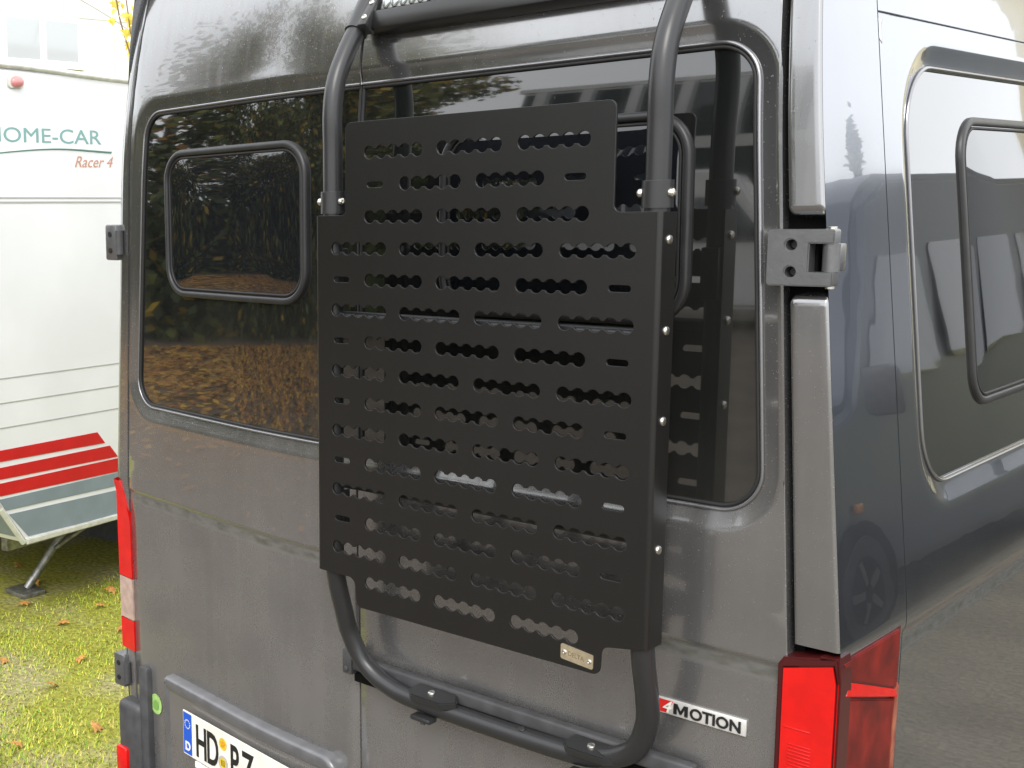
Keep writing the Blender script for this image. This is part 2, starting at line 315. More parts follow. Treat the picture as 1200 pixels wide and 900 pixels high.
# ================================================================== GROUND
def ground_material():
    m = bpy.data.materials.new('ground_soil'); m.use_nodes = True; n = m.node_tree; b = n.nodes['Principled BSDF']; L = n.links; N = n.nodes.new
    t = N('ShaderNodeTexCoord')
    def nzr(scale, stops):
        z = N('ShaderNodeTexNoise'); z.inputs['Scale'].default_value = scale; z.inputs['Detail'].default_value = 8; L.new(t.outputs['Object'], z.inputs['Vector'])
        r = N('ShaderNodeValToRGB'); e = r.color_ramp.elements
        e[0].position, e[0].color = stops[0]; e[1].position, e[1].color = stops[1]
        L.new(z.outputs['Fac'], r.inputs[0]); return r.outputs[0], z
    moss, _ = nzr(1.6, ((.46, (.30, .31, .04, 1)), (.68, (.36, .33, .22, 1))))
    peb, z2 = nzr(38, ((.35, (.55, .52, .48, 1)), (.7, (1.25, 1.2, 1.1, 1))))
    grav, _ = nzr(2.3, ((.38, (.095, .080, .066, 1)), (.64, (.16, .138, .115, 1))))
    spx = N('ShaderNodeSeparateXYZ'); L.new(t.outputs['Object'], spx.inputs[0]); zn = N('ShaderNodeTexNoise'); zn.inputs['Scale'].default_value = .7; L.new(t.outputs['Object'], zn.inputs['Vector'])
    ad = N('ShaderNodeMath'); ad.operation = 'MULTIPLY_ADD'; L.new(zn.outputs['Fac'], ad.inputs[0]); ad.inputs[1].default_value = 4.; L.new(spx.outputs['Y'], ad.inputs[2])
    mr0 = N('ShaderNodeMapRange'); mr0.inputs[1].default_value = 1.2; mr0.inputs[2].default_value = 2.6; L.new(ad.outputs[0], mr0.inputs[0])
    mrx = N('ShaderNodeMapRange'); mrx.inputs[1].default_value = .5; mrx.inputs[2].default_value = -.6; L.new(spx.outputs['X'], mrx.inputs[0])
    mr = N('ShaderNodeMath'); mr.operation = 'MULTIPLY'; L.new(mr0.outputs[0], mr.inputs[0]); L.new(mrx.outputs[0], mr.inputs[1])
    mg = N('ShaderNodeMix'); mg.data_type = 'RGBA'; L.new(mr.outputs[0], mg.inputs[0]); L.new(grav, mg.inputs[6]); L.new(moss, mg.inputs[7]); moss = mg.outputs[2]
    mrr = N('ShaderNodeMapRange'); mrr.inputs[1].default_value = 1.1; mrr.inputs[2].default_value = 2.2; mrr.inputs[4].default_value = .4; L.new(spx.outputs['X'], mrr.inputs[0])
    mg2 = N('ShaderNodeMix'); mg2.data_type = 'RGBA'; L.new(mrr.outputs[0], mg2.inputs[0]); L.new(moss, mg2.inputs[6]); mg2.inputs[7].default_value = (.21, .205, .15, 1); moss = mg2.outputs[2]
    mxx = N('ShaderNodeMix'); mxx.data_type = 'RGBA'; mxx.blend_type = 'MULTIPLY'; mxx.inputs[0].default_value = 1; L.new(moss, mxx.inputs[6]); L.new(peb, mxx.inputs[7])
    L.new(mxx.outputs[2], b.inputs['Base Color']); b.inputs['Roughness'].default_value = .9
    bp = N('ShaderNodeBump'); bp.inputs['Strength'].default_value = .5; bp.inputs['Distance'].default_value = .02; L.new(z2.outputs['Fac'], bp.inputs['Height']); L.new(bp.outputs[0], b.inputs['Normal'])
    return m
g = raw('ground', [(-220, -220, 0), (220, -220, 0), (220, 220, 0), (-220, 220, 0)], [(0, 1, 2, 3)], ground_material()); struct(g)

# ================================================================== CAMPER VAN
van = thing('camper_van', (XC, 2.9, 0), 'dark grey dusty camper van seen from behind, black rack on its rear doors', 'van')

def frame2(o, X, z, off=0.): return S3(X, z, off)

def make_door(side):
    """one rear door: skin with the stamped window recess, running round the window from the middle gap and back"""
    s = 1 if side == 'R' else -1
    xg = XC + s * .004
    edge = (lambda z: gapR(z)) if s > 0 else (lambda z: gapL(z))
    wt, wb = 2.512, 1.676
    if s > 0: top, bot = (.800, wt), (.848, wb)
    else: top, bot = (hit(170, 118)[0] + .004, wt), (hit(158, 478)[0] + .01, wb)
    rad = .075
    path = rounded([(xg, wt), top, bot, (xg, wb)], [0, rad, rad, 0], 12, closed=False)
    path = densify(path, .045); nr = normals2(path, left=s > 0)
    nr[0] = np.array([0, 1.]); nr[-1] = np.array([0, -1.])
    # outer boundary partner of every point
    zt, zb = ZT, 1.50
    def partner(p, n):
        if n[1] > .999: return np.array([xg + (p[0] - xg) * (edge(zt) - xg) / (top[0] - xg) * .93, zt]) if abs(p[0] - xg) > 1e-6 else np.array([xg, zt])
        if n[1] < -.999: return np.array([xg + (p[0] - xg) * (edge(zb) - xg) / (bot[0] - xg) * .93, zb]) if abs(p[0] - xg) > 1e-6 else np.array([xg, zb])
        a = math.degrees(math.atan2(n[1], abs(n[0])))          # 90 = up, 0 = sideways
        E1 = edge(zt); E0 = edge(zb)
        xk = xg + (E1 - xg) * .86; xl = xg + (E0 - xg) * .86
        if a > 45: t = (90 - a) / 45; return np.array([xk + (E1 - xk) * t, zt])
        if a > 6: t = (45 - a) / 39; z = zt + (wt - rad - zt) * t; return np.array([edge(z), z])
        if a < -45: t = (90 + a) / 45; return np.array([xl + (E0 - xl) * t, zb])
        if a < -6: t = (45 + a) / 39; z = zb + (wb + rad - zb) * t; return np.array([edge(z), z])
        return np.array([edge(p[1]), p[1]])
    # keep partners monotone: use nearest sensible values
    part = [partner(p, n) for p, n in zip(path, nr)]
    ang_ = [math.degrees(math.atan2(n[1], abs(n[0]))) for n in nr]
    for tgt, zc in ((45, zt), (-45, zb)): part[min(range(len(ang_)), key=lambda i: abs(ang_[i] - tgt))] = np.array([edge(zc), zc])
    prof = [(0, .020), (0, .012), (.003, .0105), (.009, .0100), (.034, .0022), (.040, .0006), (.047, 0)]
    P = Patch(); rows = []
    for o, d in prof: rows.append([S3(p[0] + n[0] * o * 1., p[1] + n[1] * o, d) for p, n in zip(path, nr)])
    base = [p + n * .047 for p, n in zip(path, nr)]
    for k in range(1, 11):
        t = k / 10; rows.append([S3(*(b + (q - b) * t)) for b, q in zip(base, part)])
    P.rows(rows)
    # lower part
    zs = sorted({1.50, 1.46, 1.435} | {1.43 - .003 * i for i in range(15)} | {1.38 - .06 * i for i in range(16)}, reverse=True)
    P.rows([[S3(xg + (edge(z) - xg) * i / 24, z) for i in range(25)] for z in zs])
    # rolled outer edge and the edge at the middle gap
    zz = sorted({ZT - (ZT - ZB) * i / 60 for i in range(61)} | set(zs), reverse=True)
    def gdep(z):
        o = max(z - wt, wb - z)
        if o <= 0: return .0165
        return float(np.interp(o, [q[0] for q in prof[1:]], [q[1] for q in prof[1:]]))
    zz2 = sorted(set(zz) | {wt + q[0] for q in prof} | {wb - q[0] for q in prof} | {wt - .0005, wb + .0005}, reverse=True)
    for fx, sg, zz, gd in ((edge, s, zz, lambda z: 0.), (lambda z: xg, -s, zz2, gdep)):
        P.rows([[S3(fx(z) + sg * dx, z, dy + gd(z)) for z in zz] for dx, dy in ((0, 0), (.0018, .0012), (.0028, .004), (.0028, .03))])
    d = P.build('rear_door', 'paint', van, flip=s < 0)
    d['label'] = 'right rear door behind the black rack' if s > 0 else 'left rear door with the number plate'
    # pane
    n = 60; rws = []
    W = path
    def xin(z):
        xs = [a[0] + (b[0] - a[0]) * (z - a[1]) / (b[1] - a[1]) for a, b in zip(W, W[1:]) if abs(b[1] - a[1]) > 1e-7 and min(a[1], b[1]) - 1e-9 <= z <= max(a[1], b[1]) + 1e-9]
        return max(xs, key=lambda q: s * q) if xs else (top[0] - s * rad if z > 2 else bot[0] - s * rad)
    zl = [wt - .0005 - (wt - wb - .001) * (.5 - .5 * math.cos(math.pi * i / n)) for i in range(n + 1)]
    for z in zl:
        x1 = xin(z); rws.append([S3(xg + (x1 + s * .002 - xg) * i / 30, z, .0150) for i in range(31)])
    pg = Patch(); pg.rows(rws); pg.build('window_pane', 'glass', d, flip=s < 0)
    # bright bead round the pane
    tube('window_bead', [S3(p[0] + n_[0] * .004, p[1] + n_[1] * .004, .0085) for p, n_ in zip(path, nr)], .0034, 'bead', d, 8)
    tube('window_seal', [S3(p[0] - n_[0] * .004, p[1] - n_[1] * .004, .0125) for p, n_ in zip(path, nr)], .0042, 'rubber', d, 8)
    tube('gap_seal', [S3(xg + s * .0005, wb + (wt - wb) * i / 20, .0135) for i in range(21)], .0042, 'rubber', d, 8)
    return d
doorR = make_door('R'); doorL = make_door('L')

def hatch(c4, rad, parent, onto_, s, name='vent_window', fl=1.):
    """aftermarket acrylic vent window: raised black frame round a pane. onto(a, b, off) maps the 2-D outline on the panel"""
    onto = lambda a, b, o: onto_(a, b, o * fl)
    path = densify(rounded(c4, rad, 10), .04, True); nr = normals2(path, True, True)
    cx = np.mean(path, axis=0)
    if np.dot(nr[0], path[0] - cx) < 0: nr = [-n for n in nr]
    prof = [(0, .016), (0, -.004), (-.002, -.009), (-.006, -.0115), (-.013, -.0115), (-.0165, -.009), (-.018, -.004), (-.018, .004)]
    P = Patch(); P.rows([[onto(p[0] + n[0] * o, p[1] + n[1] * o, d) for p, n in zip(path, nr)] for o, d in prof], True)
    fr = P.build(name + '_frame', 'frame', parent, ang=50, flip=s < 0)
    inn = [p - n * .017 for p, n in zip(path, nr)]
    c = np.mean(inn, axis=0); P = Patch(); P.rows([[onto(*(c + (p - c) * k), -.002 - .007 * (1 - k ** 4)) for p in inn] for k in (1., .97, .9, .75, .5, .25, .001)], True)
    P.build('vent_pane', 'acrylic', parent, flip=s < 0)
    inn2 = [p - n * .023 for p, n in zip(path, nr)]
    tube('vent_seal', [onto(p[0], p[1], -.003) for p in inn2], .0035, 'rubber', parent, 8, closed=True)
hp = [hit(190, 174, .0), hit(357, 164, .0), hit(359, 361, .0), hit(193, 350, .0)]
zt_, zb_ = 2.405, 2.005
hatch([(hp[0][0], zt_), (hp[1][0], zt_), (hp[1][0], zb_), (hp[0][0], zb_)], .085, doorL, lambda a, b, o: S3(a, b, o + .014), -1)
hx = hit(806, 240)[0]
hatch([(hx - .56, zt_), (hx, zt_), (hx + .004, zb_), (hx - .56, zb_)], .085, doorR, lambda a, b, o: S3(a, b, o + .014), 1)

# dark door shut behind the gaps
P = Patch(); P.rows([[S3(gapL(z) - .03 + (gapR(z) - gapL(z) + .05) * i / 40, z, .034) for i in range(41)] for z in [ZT - (ZT - .6) * k / 30 for k in range(31)]]); P.build('door_shut', 'dark', van)

# right rear pillar: two painted covers above and below the hinge
def prism_poly(name, poly, y0, y1, m, parent, bev=.005, yfun=None):
    bm = bmesh.new(); a = [bm.verts.new((x, y0 + (yfun(x, z) if yfun else 0), z)) for x, z in poly]; b = [bm.verts.new((x, y1 + (yfun(x, z) if yfun else 0), z)) for x, z in poly]; n = len(poly)
    fa = bm.faces.new(a); bm.faces.new(b[::-1])
    for i in range(n): bm.faces.new((a[i], b[i], b[(i + 1) % n], a[(i + 1) % n]))
    bmesh.ops.recalc_face_normals(bm, faces=bm.faces[:])
    if bev: bmesh.ops.bevel(bm, geom=list(fa.edges), offset=bev, segments=3, affect='EDGES', profile=.5)
    return frombm(name, bm, m, parent)
def pillar(z0, z1, rb, rt_):
    """rear face of the corner pillar, rounded where it ends and rolled into the gap and round the corner"""
    P = Patch(); n = 40; zs = [z0 + (z1 - z0) * i / n for i in range(n + 1)]
    zs = sorted(set(zs + [z0 + .002 * i for i in range(14)] + [z1 - .002 * i for i in range(14)]))
    rows = []
    for z in zs:
        e = 0.
        if rb and z - z0 < rb: e = rb - math.sqrt(max(0, rb * rb - (rb - (z - z0)) ** 2))
        if rt_ and z1 - z < rt_: e = max(e, rt_ - math.sqrt(max(0, rt_ * rt_ - (rt_ - (z1 - z)) ** 2)))
        dep = .016 * (e / .02) ** 1 if e else 0
        if z - z0 < .006 and rb: dep += .012 * (1 - (z - z0) / .006)
        if z1 - z < .006 and rt_: dep += .012 * (1 - (z1 - z) / .006)
        xl, xr = gapR(z) + .014 + e * .8, crease(z)
        r = [(xl + .0, .045), (xl, .006), (xl + .0008, .0028), (xl + .0025, .001), (xl + .006, .0)]
        r += [(xl + .006 + (xr - .006 - xl - .006) * k / 6, 0) for k in range(1, 7)]
        for k in range(1, 7):
            a = k / 6 * math.pi / 2; r.append((xr - .006 + .0057 * math.sin(a), .0057 * (1 - math.cos(a))))
        rows.append([(x, rear_y(x, z) + d + dep * (1 if d < .03 else 0) + .0, z) for x, d in r])
    P.rows(rows); return P.build('rear_pillar', 'paint', van)
pillar(2.205, ZT + .03, .022, 0); pillar(1.452, 2.078, 0, .022)
box('pillar_recess', (.893, .05, 2.14), (.07, .04, .19), 'dark', van)
# left corner pillar
P = Patch(); rows = []
for z in [ZT - (ZT - .62) * k / 60 for k in range(61)]:
    xl = gapL(z) - .010; xr = 2 * XC - side_x(0, z); r = [(xl, .03), (xl, .006), (xl - .002, .001)]
    r += [(xl - .002 + (xr + .03 - xl + .002) * k / 5, 0) for k in range(1, 6)]
    row = [(x, rear_y(x, z) + d, z) for x, d in r]; yb = rear_y(xr + .03, z)
    for k in range(1, 8):
        a = k / 7 * math.pi / 2; row.append((xr + .03 - .03 * math.sin(a), yb + .03 * (1 - math.cos(a)) + .004, z))
    rows.append(row)
P.rows(rows); P.build('rear_pillar', 'paint', van, flip=True)

# sides and roof
SEAM = .30
def side_rows(y0, y1, ny, zs, mir=False, off=0.):
    f = (lambda y, z: (2 * XC - side_x(y, z), y, z)) if mir else (lambda y, z: (side_x(y, z), y, z))
    return [[f(y0 + (y1 - y0) * i / ny, z) for i in range(ny + 1)] for z in zs]
ZS = sorted({2.86 - .05 * i for i in range(48) if 2.86 - .05 * i > .42} | {1.445 - .004 * i for i in range(12)} | {2.86 + .02, 1.5, .40}, reverse=True)
def seam_y(z): return SEAM + .02 - .055 * max(0, z - 1.5)
P = Patch()
P.rows([[(side_x(0, z), .0056 + rear_y(.98, z) + (seam_y(z) - .002 - .0056 - rear_y(.98, z)) * i / 10, z) for i in range(11)] + [(side_x(0, z) - .003, seam_y(z) - .0008, z)] for z in ZS])
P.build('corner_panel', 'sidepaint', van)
# side wall with its window recess
wl = [hit_side(1066, 105), hit_side(1093, 520)]
WZT, WZB = 2.478, 1.668; WY1 = 1.62
c4 = [(WY1, WZT), (wl[0][1] + .0, WZT), (wl[1][1] - .02, WZB), (WY1, WZB)]
path = densify(rounded(c4, .13, 14), .05, True); nr = normals2(path, True)
cc = np.mean(path, axis=0)
if np.dot(nr[0], path[0] - cc) < 0: nr = [-n for n in nr]
X3 = lambda y, z, off=0.: (side_x(y, z) - off, y, z)
prof = [(0, .024), (0, .013), (.004, .011), (.010, .0105), (.038, .003), (.045, .0008), (.052, 0)]
P = Patch(); rows = [[X3(p[0] + n[0] * o, p[1] + n[1] * o, d) for p, n in zip(path, nr)] for o, d in prof]
base = [p + n * .052 for p, n in zip(path, nr)]; bY0, bY1, bZ0, bZ1 = SEAM + .003, 1.75, 1.50, 2.555
def boxpt(p):
    d = p - cc; y0 = seam_y(p[1]) + .002
    tx = ((bY1 - cc[0]) / d[0]) if d[0] > 1e-9 else ((y0 - cc[0]) / d[0] if d[0] < -1e-9 else 1e9)
    tz = ((bZ1 - cc[1]) / d[1]) if d[1] > 1e-9 else ((bZ0 - cc[1]) / d[1] if d[1] < -1e-9 else 1e9)
    q = cc + d * min(tx, tz); return np.array([seam_y(q[1]) + .002 if tx < tz and d[0] < 0 else max(q[0], seam_y(q[1]) + .002), q[1]])
prt = [boxpt(p) for p in base]
for yc, zc in ((bY1, bZ1), (bY1, bZ0), (seam_y(bZ1) + .002, bZ1), (seam_y(bZ0) + .002, bZ0)):
    prt[min(range(len(prt)), key=lambda i: (prt[i][0] - yc) ** 2 + (prt[i][1] - zc) ** 2)] = np.array([yc, zc])
for k in range(1, 9): rows.append([X3(*(b + (q - b) * k / 8)) for b, q in zip(base, prt)])
P.rows(rows, True)
P.rows([[X3(seam_y(z) + .002, z, 0) if i == 0 else X3(seam_y(z) + .002 + (bY1 - seam_y(z) - .002) * i / 12, z) for i in range(13)] for z in [1.5] + [z for z in ZS if z < 1.5]])
P.rows([[X3(seam_y(z) + .002 + (bY1 - seam_y(z) - .002) * i / 12, z) for i in range(13)] for z in [2.86, 2.80, 2.74, 2.68, 2.62, 2.59, 2.569]])
P.rows([[X3(seam_y(z) + .002 + (bY1 - seam_y(z) - .002) * i / 12, z, .006 if .1 < k < .9 else 0) for i in range(13)] for k, z in ((0, 2.569), (.3, 2.567), (.7, 2.557), (1, 2.555))])
P.rows([[X3(bY1 + (5.7 - bY1) * i / 20, z) for i in range(21)] for z in ZS])
P.rows([[X3(seam_y(z) + .002, z, d) for z in ZS] for d in (.0, .012)])
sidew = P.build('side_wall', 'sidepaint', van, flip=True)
P = Patch(); P.rows([[X3(seam_y(z) + dy, z, .007) for dy in (-.004, .03)] for z in ZS]); P.build('panel_seam', 'dark', van)
tube('side_window_bead', [X3(p[0] + n[0] * .004, p[1] + n[1] * .004, .009) for p, n in zip(path, nr)], .0036, 'bead', sidew, 8, True)
P = Patch(); c = cc
P.rows([[X3(*(c + (p + n * .004 - c) * k), .016) for p, n in zip(path, nr)] for k in (1, .8, .6, .4, .2, .001)], True); P.build('side_window_pane', 'glass', sidew, flip=False)
h0 = hit_side(1127, 300); 
hatch([(1.50, 2.395), (hit_side(1132, 200)[1], 2.395), (hit_side(1148, 430)[1], 1.785), (1.50, 1.785)], .085, sidew, lambda a, b, o: X3(a, b, o + .0135), 1, 'side_vent_window', .45)
# left side, roof, front
P = Patch(); P.rows([[(2 * XC - side_x(0, z) + (.004 if i == 0 else 0), .15 + (5.55) * i / 12, z) for i in range(13)] for z in ZS]); P.build('side_wall', 'paint', van)
zr = 2.88
P = Patch(); xr = side_x(0, zr); rows = []
for k in range(25):
    t = k / 24; x = xr + (2 * XC - 2 * xr) * t; zz = zr - .0 + .085 * (1 - abs(2 * t - 1) ** 2.6)
    yb = rear_y(x, ZT) + .006
    rows.append([(x, yb, ZT + .004), (x, yb + .02, ZT + .02 + (zz - ZT - .02) * .5), (x, yb + .07, zz)] + [(x, yb + .07 + (5.2 - yb) * i / 8, zz) for i in range(1, 9)])
P.rows(rows); P.build('roof', 'paint', van)
fv = [(xr - .1, 5.7, .4), (2 * XC - xr + .1, 5.7, .4), (2 * XC - .95, 5.7, 2.5), (.95, 5.7, 2.5)]
bm = bmesh.new(); bbox(bm, (XC, 6.1, 1.05), (2.1, 1.0, 1.1), bev=.12, seg=3); frombm('bonnet', bm, 'paint', van)
raw('windscreen', [(.92, 5.68, 1.5), (2 * XC - .92, 5.68, 1.5), (2 * XC - .8, 5.30, 2.85), (.8, 5.30, 2.85)], [(0, 1, 2, 3)], 'glass', van)
box('underbody', (XC, 2.9, .52), (1.9, 5.4, .3), 'dark', van)
box('interior_bulkhead', (XC, 2.9, 1.6), (1.72, 5.1, 1.75), 'dark', van)
def wheel(name, c, r, wd, parent, ax=(1, 0, 0)):
    a = Vector(ax); c = Vector(c); bm = bmesh.new(); prof = [(r * .62, -.5), (r * .93, -.5), (r, -.36), (r, .36), (r * .93, .5), (r * .62, .5)]
    q = a.to_track_quat('Z', 'Y').to_matrix(); rg = [[bm.verts.new(c + q @ Vector((rr * math.cos(k * math.tau / 28), rr * math.sin(k * math.tau / 28), t * wd))) for k in range(28)] for rr, t in prof]
    for A, B in zip(rg, rg[1:]):
        for k in range(28): bm.faces.new((A[k], A[(k + 1) % 28], B[(k + 1) % 28], B[k]))
    t = frombm(name, bm, 'tyre', parent)
    bm = bmesh.new(); bcyl(bm, c - a * wd * .42, c + a * wd * .42, r * .63, 28)
    for k in range(5):
        an = k * math.tau / 5; bbox(bm, c + q @ Vector((r * .36 * math.cos(an), r * .36 * math.sin(an), wd * .44)), (r * .4, r * .14, wd * .1), (q @ Matrix.Rotation(an, 3, 'Z')))
    frombm('rim', bm, 'rim', t); return t
for x, y in ((.84, 1.25), (2 * XC - .84, 1.25), (.84, 4.9), (2 * XC - .84, 4.9)): wheel('wheel', (x, y, .36), .36, .24, van)

# bumper
bm = bmesh.new(); bbox(bm, (XC, .14, .42), (2.0, .30, .20), bev=.04, seg=3); frombm('bumper', bm, 'plastic', van)

# hinges
def hinge(o, s):
    """cast door hinge: leaf with two screw holes, knuckle gap and barrel"""
    ox, oy, oz = o; hv, hh = .104, .1
    leaf = rounded([(-.060, -.048), (-.060, .048), (.028, .048), (.050, .048), (.050, .024), (.010, .024), (.010, -.024), (.050, -.024), (.050, -.048)], [.006, .006, 0, .004, 0, .002, .002, 0, .004], 3)
    holes = [[(-.020 + .0095 * math.cos(-a * math.tau / 20), zc + .0095 * math.sin(-a * math.tau / 20)) for a in range(20)] for zc in (.022, -.024)]
    me = curvemesh([[tuple(p) for p in leaf]] + holes, .013)
    me.transform(Matrix(((s, 0, 0, ox), (0, 0, 1, oy), (0, 1, 0, oz), (0, 0, 0, 1))))
    bm = bmesh.new(); bm.from_mesh(me); bmesh.ops.remove_doubles(bm, verts=bm.verts[:], dist=1e-5); bmesh.ops.recalc_face_normals(bm, faces=bm.faces[:])
    es = [e for e in bm.edges if len(e.link_faces) == 2 and e.calc_face_angle(0) > 1.2 and abs(e.verts[0].co.y - e.verts[1].co.y) < 1e-5 and e.verts[0].co.y < oy - .012]
    bmesh.ops.bevel(bm, geom=es, offset=.0022, segments=2, affect='EDGES')
    h = frombm('hinge', bm, 'hinge', van)
    for zc in (.022, -.024):
        cyl('screw', (ox - s * .020, oy + .006, oz + zc), (ox - s * .020, oy + .012, oz + zc), .0070, 'ink', h, 16)
    box('hinge_back', (ox - s * .02, oy + .018, oz), (.07, .010, .088), 'dark', h)
    bm = bmesh.new(); bcyl(bm, (ox + s * .040, oy + .004, oz - .0235), (ox + s * .040, oy + .004, oz + .0235), .0135, 20); bbox(bm, (ox + s * .040, oy + .022, oz), (.022, .036, .046), bev=.003); frombm('hinge_barrel', bm, 'hinge', h)
    cyl('hinge_pin', (ox + s * .040, oy + .004, oz - .052), (ox + s * .040, oy + .004, oz + .052), .0075, 'steel', h, 14)
    return h
hc = hit(938, 302, -.02); hinge((hc[0] + .006, -.014, hc[2]), 1)
for uv in ((141, 284), (151, 786)):
    q = hit(*uv, .0); zc = q[2]; xr = 2 * XC - side_x(0, zc); yb = rear_y(xr + .03, zc)
    hb = box('hinge', (xr - .002, yb + .012, zc), (.055, .055, .105), 'hinge', van, bev=.006)
    for dz in (.024, -.024): cyl('screw', (xr - .004, yb - .018, zc + dz), (xr - .004, yb - .014, zc + dz), .008, 'ink', hb, 12)
    cyl('hinge_barrel', (xr + .034, yb - .012, zc - .035), (xr + .034, yb - .012, zc + .035), .012, 'plastic', hb, 14)

# right tail lamp: rear facet and side facet meeting at a sharp corner
def quadsheet(name, pts, m, parent, back=(0, .03, 0), bev=.002):
    bm = bmesh.new(); a = [bm.verts.new(p) for p in pts]; b = [bm.verts.new(Vector(p) + Vector(back)) for p in pts]; n = len(pts); fa = bm.faces.new(a); bm.faces.new(b[::-1])
    for i in range(n): bm.faces.new((a[i], b[i], b[(i + 1) % n], a[(i + 1) % n]))
    bmesh.ops.recalc_face_normals(bm, faces=bm.faces[:])
    if bev: bmesh.ops.bevel(bm, geom=list(fa.edges), offset=bev, segments=2, affect='EDGES')
    return frombm(name, bm, m, parent)
lampR = box('tail_lamp', (.955, .06, 1.13), (.08, .10, .60), 'edgered', van, bev=.004)
ZL0 = .82
hs_ = lambda u, v, o=0.: tuple(hit_side(u, v, o))
A = lambda x, z, y=-.012: (x, y, z)
quadsheet('lens_border', [A(.899, 1.412), A(.908, 1.427), A(1.002, 1.446), A(1.007, 1.40), A(1.007, ZL0), A(.903, ZL0)], 'edgered', lampR, (0, .05, 0), .004)
l1 = quadsheet('lens', [A(.908, 1.410, -.015), A(.996, 1.434, -.015), A(1.003, 1.40, -.015), A(1.004, ZL0 + .02, -.015), A(.910, ZL0 + .02, -.015)], 'red', lampR, (0, .02, 0), .003)
for i in range(12): box('prism_rib', (.945, -.0155, 1.27 - i * .0065), (.04, .0016, .0026), 'red', lampR, bev=.0006)
for x0, x1, z in ((.916, .998, 1.205), (.916, .99, 1.168), (.916, .962, 1.30)): box('lens_rib', ((x0 + x1) / 2, -.0153, z), (x1 - x0, .0022, .003), 'red', lampR, bev=.0008)
S = lambda y, z, o=.010: (side_x(y, 1.30) + o, y, z)
quadsheet('side_border', [S(-.008, 1.443, .008), S(.296, 1.437, .006), S(.298, 1.30, .006), S(.298, ZL0, .004), S(-.008, ZL0, .008)], 'edgered', lampR, (-.03, 0, 0), .004)
quadsheet('side_lens_upper', [S(.002, 1.434, .0125), S(.276, 1.430, .0115), S(.274, 1.315, .0115), S(.045, 1.392, .0125)], 'darkred', lampR, (-.012, 0, 0), .002)
quadsheet('side_lens_facet', [S(.030, 1.394, .0132), S(.268, 1.314, .0125), S(.268, 1.300, .0165), S(.016, 1.372, .0165)], 'red', lampR, (-.012, 0, 0), .001)
quadsheet('side_lens', [S(.014, 1.368, .0125), S(.262, 1.296, .0125), S(.262, ZL0 + .02, .011), S(.014, ZL0 + .02, .0125)], 'darkred', lampR, (-.012, 0, 0), .003)
quadsheet('side_lens_rear_strip', [S(.264, 1.31, .0122), S(.290, 1.32, .0110), S(.290, ZL0 + .02, .009), S(.264, ZL0 + .02, .0105)], 'dustred', lampR, (-.012, 0, 0), .002)
bm = bmesh.new(); btube(bm, [S(.03, 1.085, .0135), S(.19, 1.155, .0135)], .004, 6); btube(bm, [S(.03, 1.065, .0135), S(.03, 1.13, .0135)], .003, 6); frombm('side_lens_rib', bm, 'red', lampR)
# left tail lamp, seen edge-on at the far corner
zlt, zlb = 1.425, .885
def lamp_left(z0, z1, m, name, parent, o=.006):
    P = Patch(); rows = []
    for k in range(9):
        z = z0 + (z1 - z0) * k / 8; xr = 2 * XC - side_x(0, z); yb = rear_y(xr + .05, z); inner = .078 if z < 1.3 else .078 - (z - 1.3) * .35
        r = [(xr + inner, rear_y(xr + inner, z) + .01), (xr + inner, rear_y(xr + inner, z) - o)] + [(xr + inner - (inner - .02) * i / 3, rear_y(xr + inner - (inner - .02) * i / 3, z) - o) for i in range(1, 4)]
        r += [(xr + .005, yb + .0), (xr - o, yb + .02), (xr - o, yb + .12), (xr + .01, yb + .12)]
        rows.append([(x, y, z) for x, y in r])
    P.rows(rows); return P.build(name, m, parent, flip=False)
lampL = lamp_left(zlt, 1.12, 'red', 'tail_lamp', van); lamp_left(1.118, .985, 'palelens', 'reversing_lens', lampL); lamp_left(.983, zlb, 'red', 'lower_lens', lampL)

# left bumper corner and reflector below the lower hinge
q = hit(157, 850); xr = 2 * XC - side_x(0, .6)
bm = bmesh.new(); bbox(bm, (xr + .070, .175, .60), (.11, .18, .26), bev=.022, seg=3); bc = frombm('bumper_corner', bm, 'plastic', van)
box('reflector', (xr + .045, .098, .535), (.055, .05, .09), 'red', bc, bev=.01)
box('bumper_trim', (xr + .135, .125, .68), (.045, .06, .36), 'plastic', van, bev=.012)
box('bumper_corner', (.95, .13, .60), (.12, .22, .22), 'plastic', van, bev=.03)

# number-plate hood, plate and its print
pTL, pTR, pR2 = hit(191, 789, -.03), hit(380, 872, -.03), hit(394, 890, -.03)
zt2 = .876; x0, x1 = pTL[0], pR2[0]
hood = rounded([(x0, zt2), (x1, zt2 + .006), (x1 + .006, .52), (x0, .50)], [.018, .045, .02, .02], 8)
path = densify(hood, .03, True); nr = normals2(path, True)
c_ = np.mean(path, axis=0)
if np.dot(nr[0], path[0] - c_) < 0: nr = [-n for n in nr]
P = Patch(); P.rows([[S3(p[0] + n[0] * o, p[1] + n[1] * o, d) for p, n in zip(path, nr)] for o, d in ((.003, .004), (.001, -.024), (-.002, -.030), (-.007, -.034), (-.014, -.0355), (-.030, -.035), (-.036, -.032), (-.036, .0))], True)
hoodo = P.build('plate_hood', 'hood', van, flip=True)
P = Patch(); P.rows([[S3(x0 + .02 + (x1 - x0 - .04) * i / 20, zt2 - .015 - .36 * k / 8, -.0325) for i in range(21)] for k in range(9)]); P.build('hood_panel', 'paint', hoodo)
a0, b0 = hit(220.5, 831.5, -.04), hit(214, 877.5, -.04)
px0, pz1, pz0 = a0[0] - .012, a0[2], b0[2] + .002; 
pd = Vector((1, -.135, 0)).normalized(); pn = Vector((0, 0, 1)).cross(pd) * -1   # along the plate, and out of it
org = Vector((px0, bow(px0) - .036, pz0)); PH = pz1 - pz0; PW = .56
up_ = Vector((0, 0, 1)); nrm_ = pd.cross(up_) 
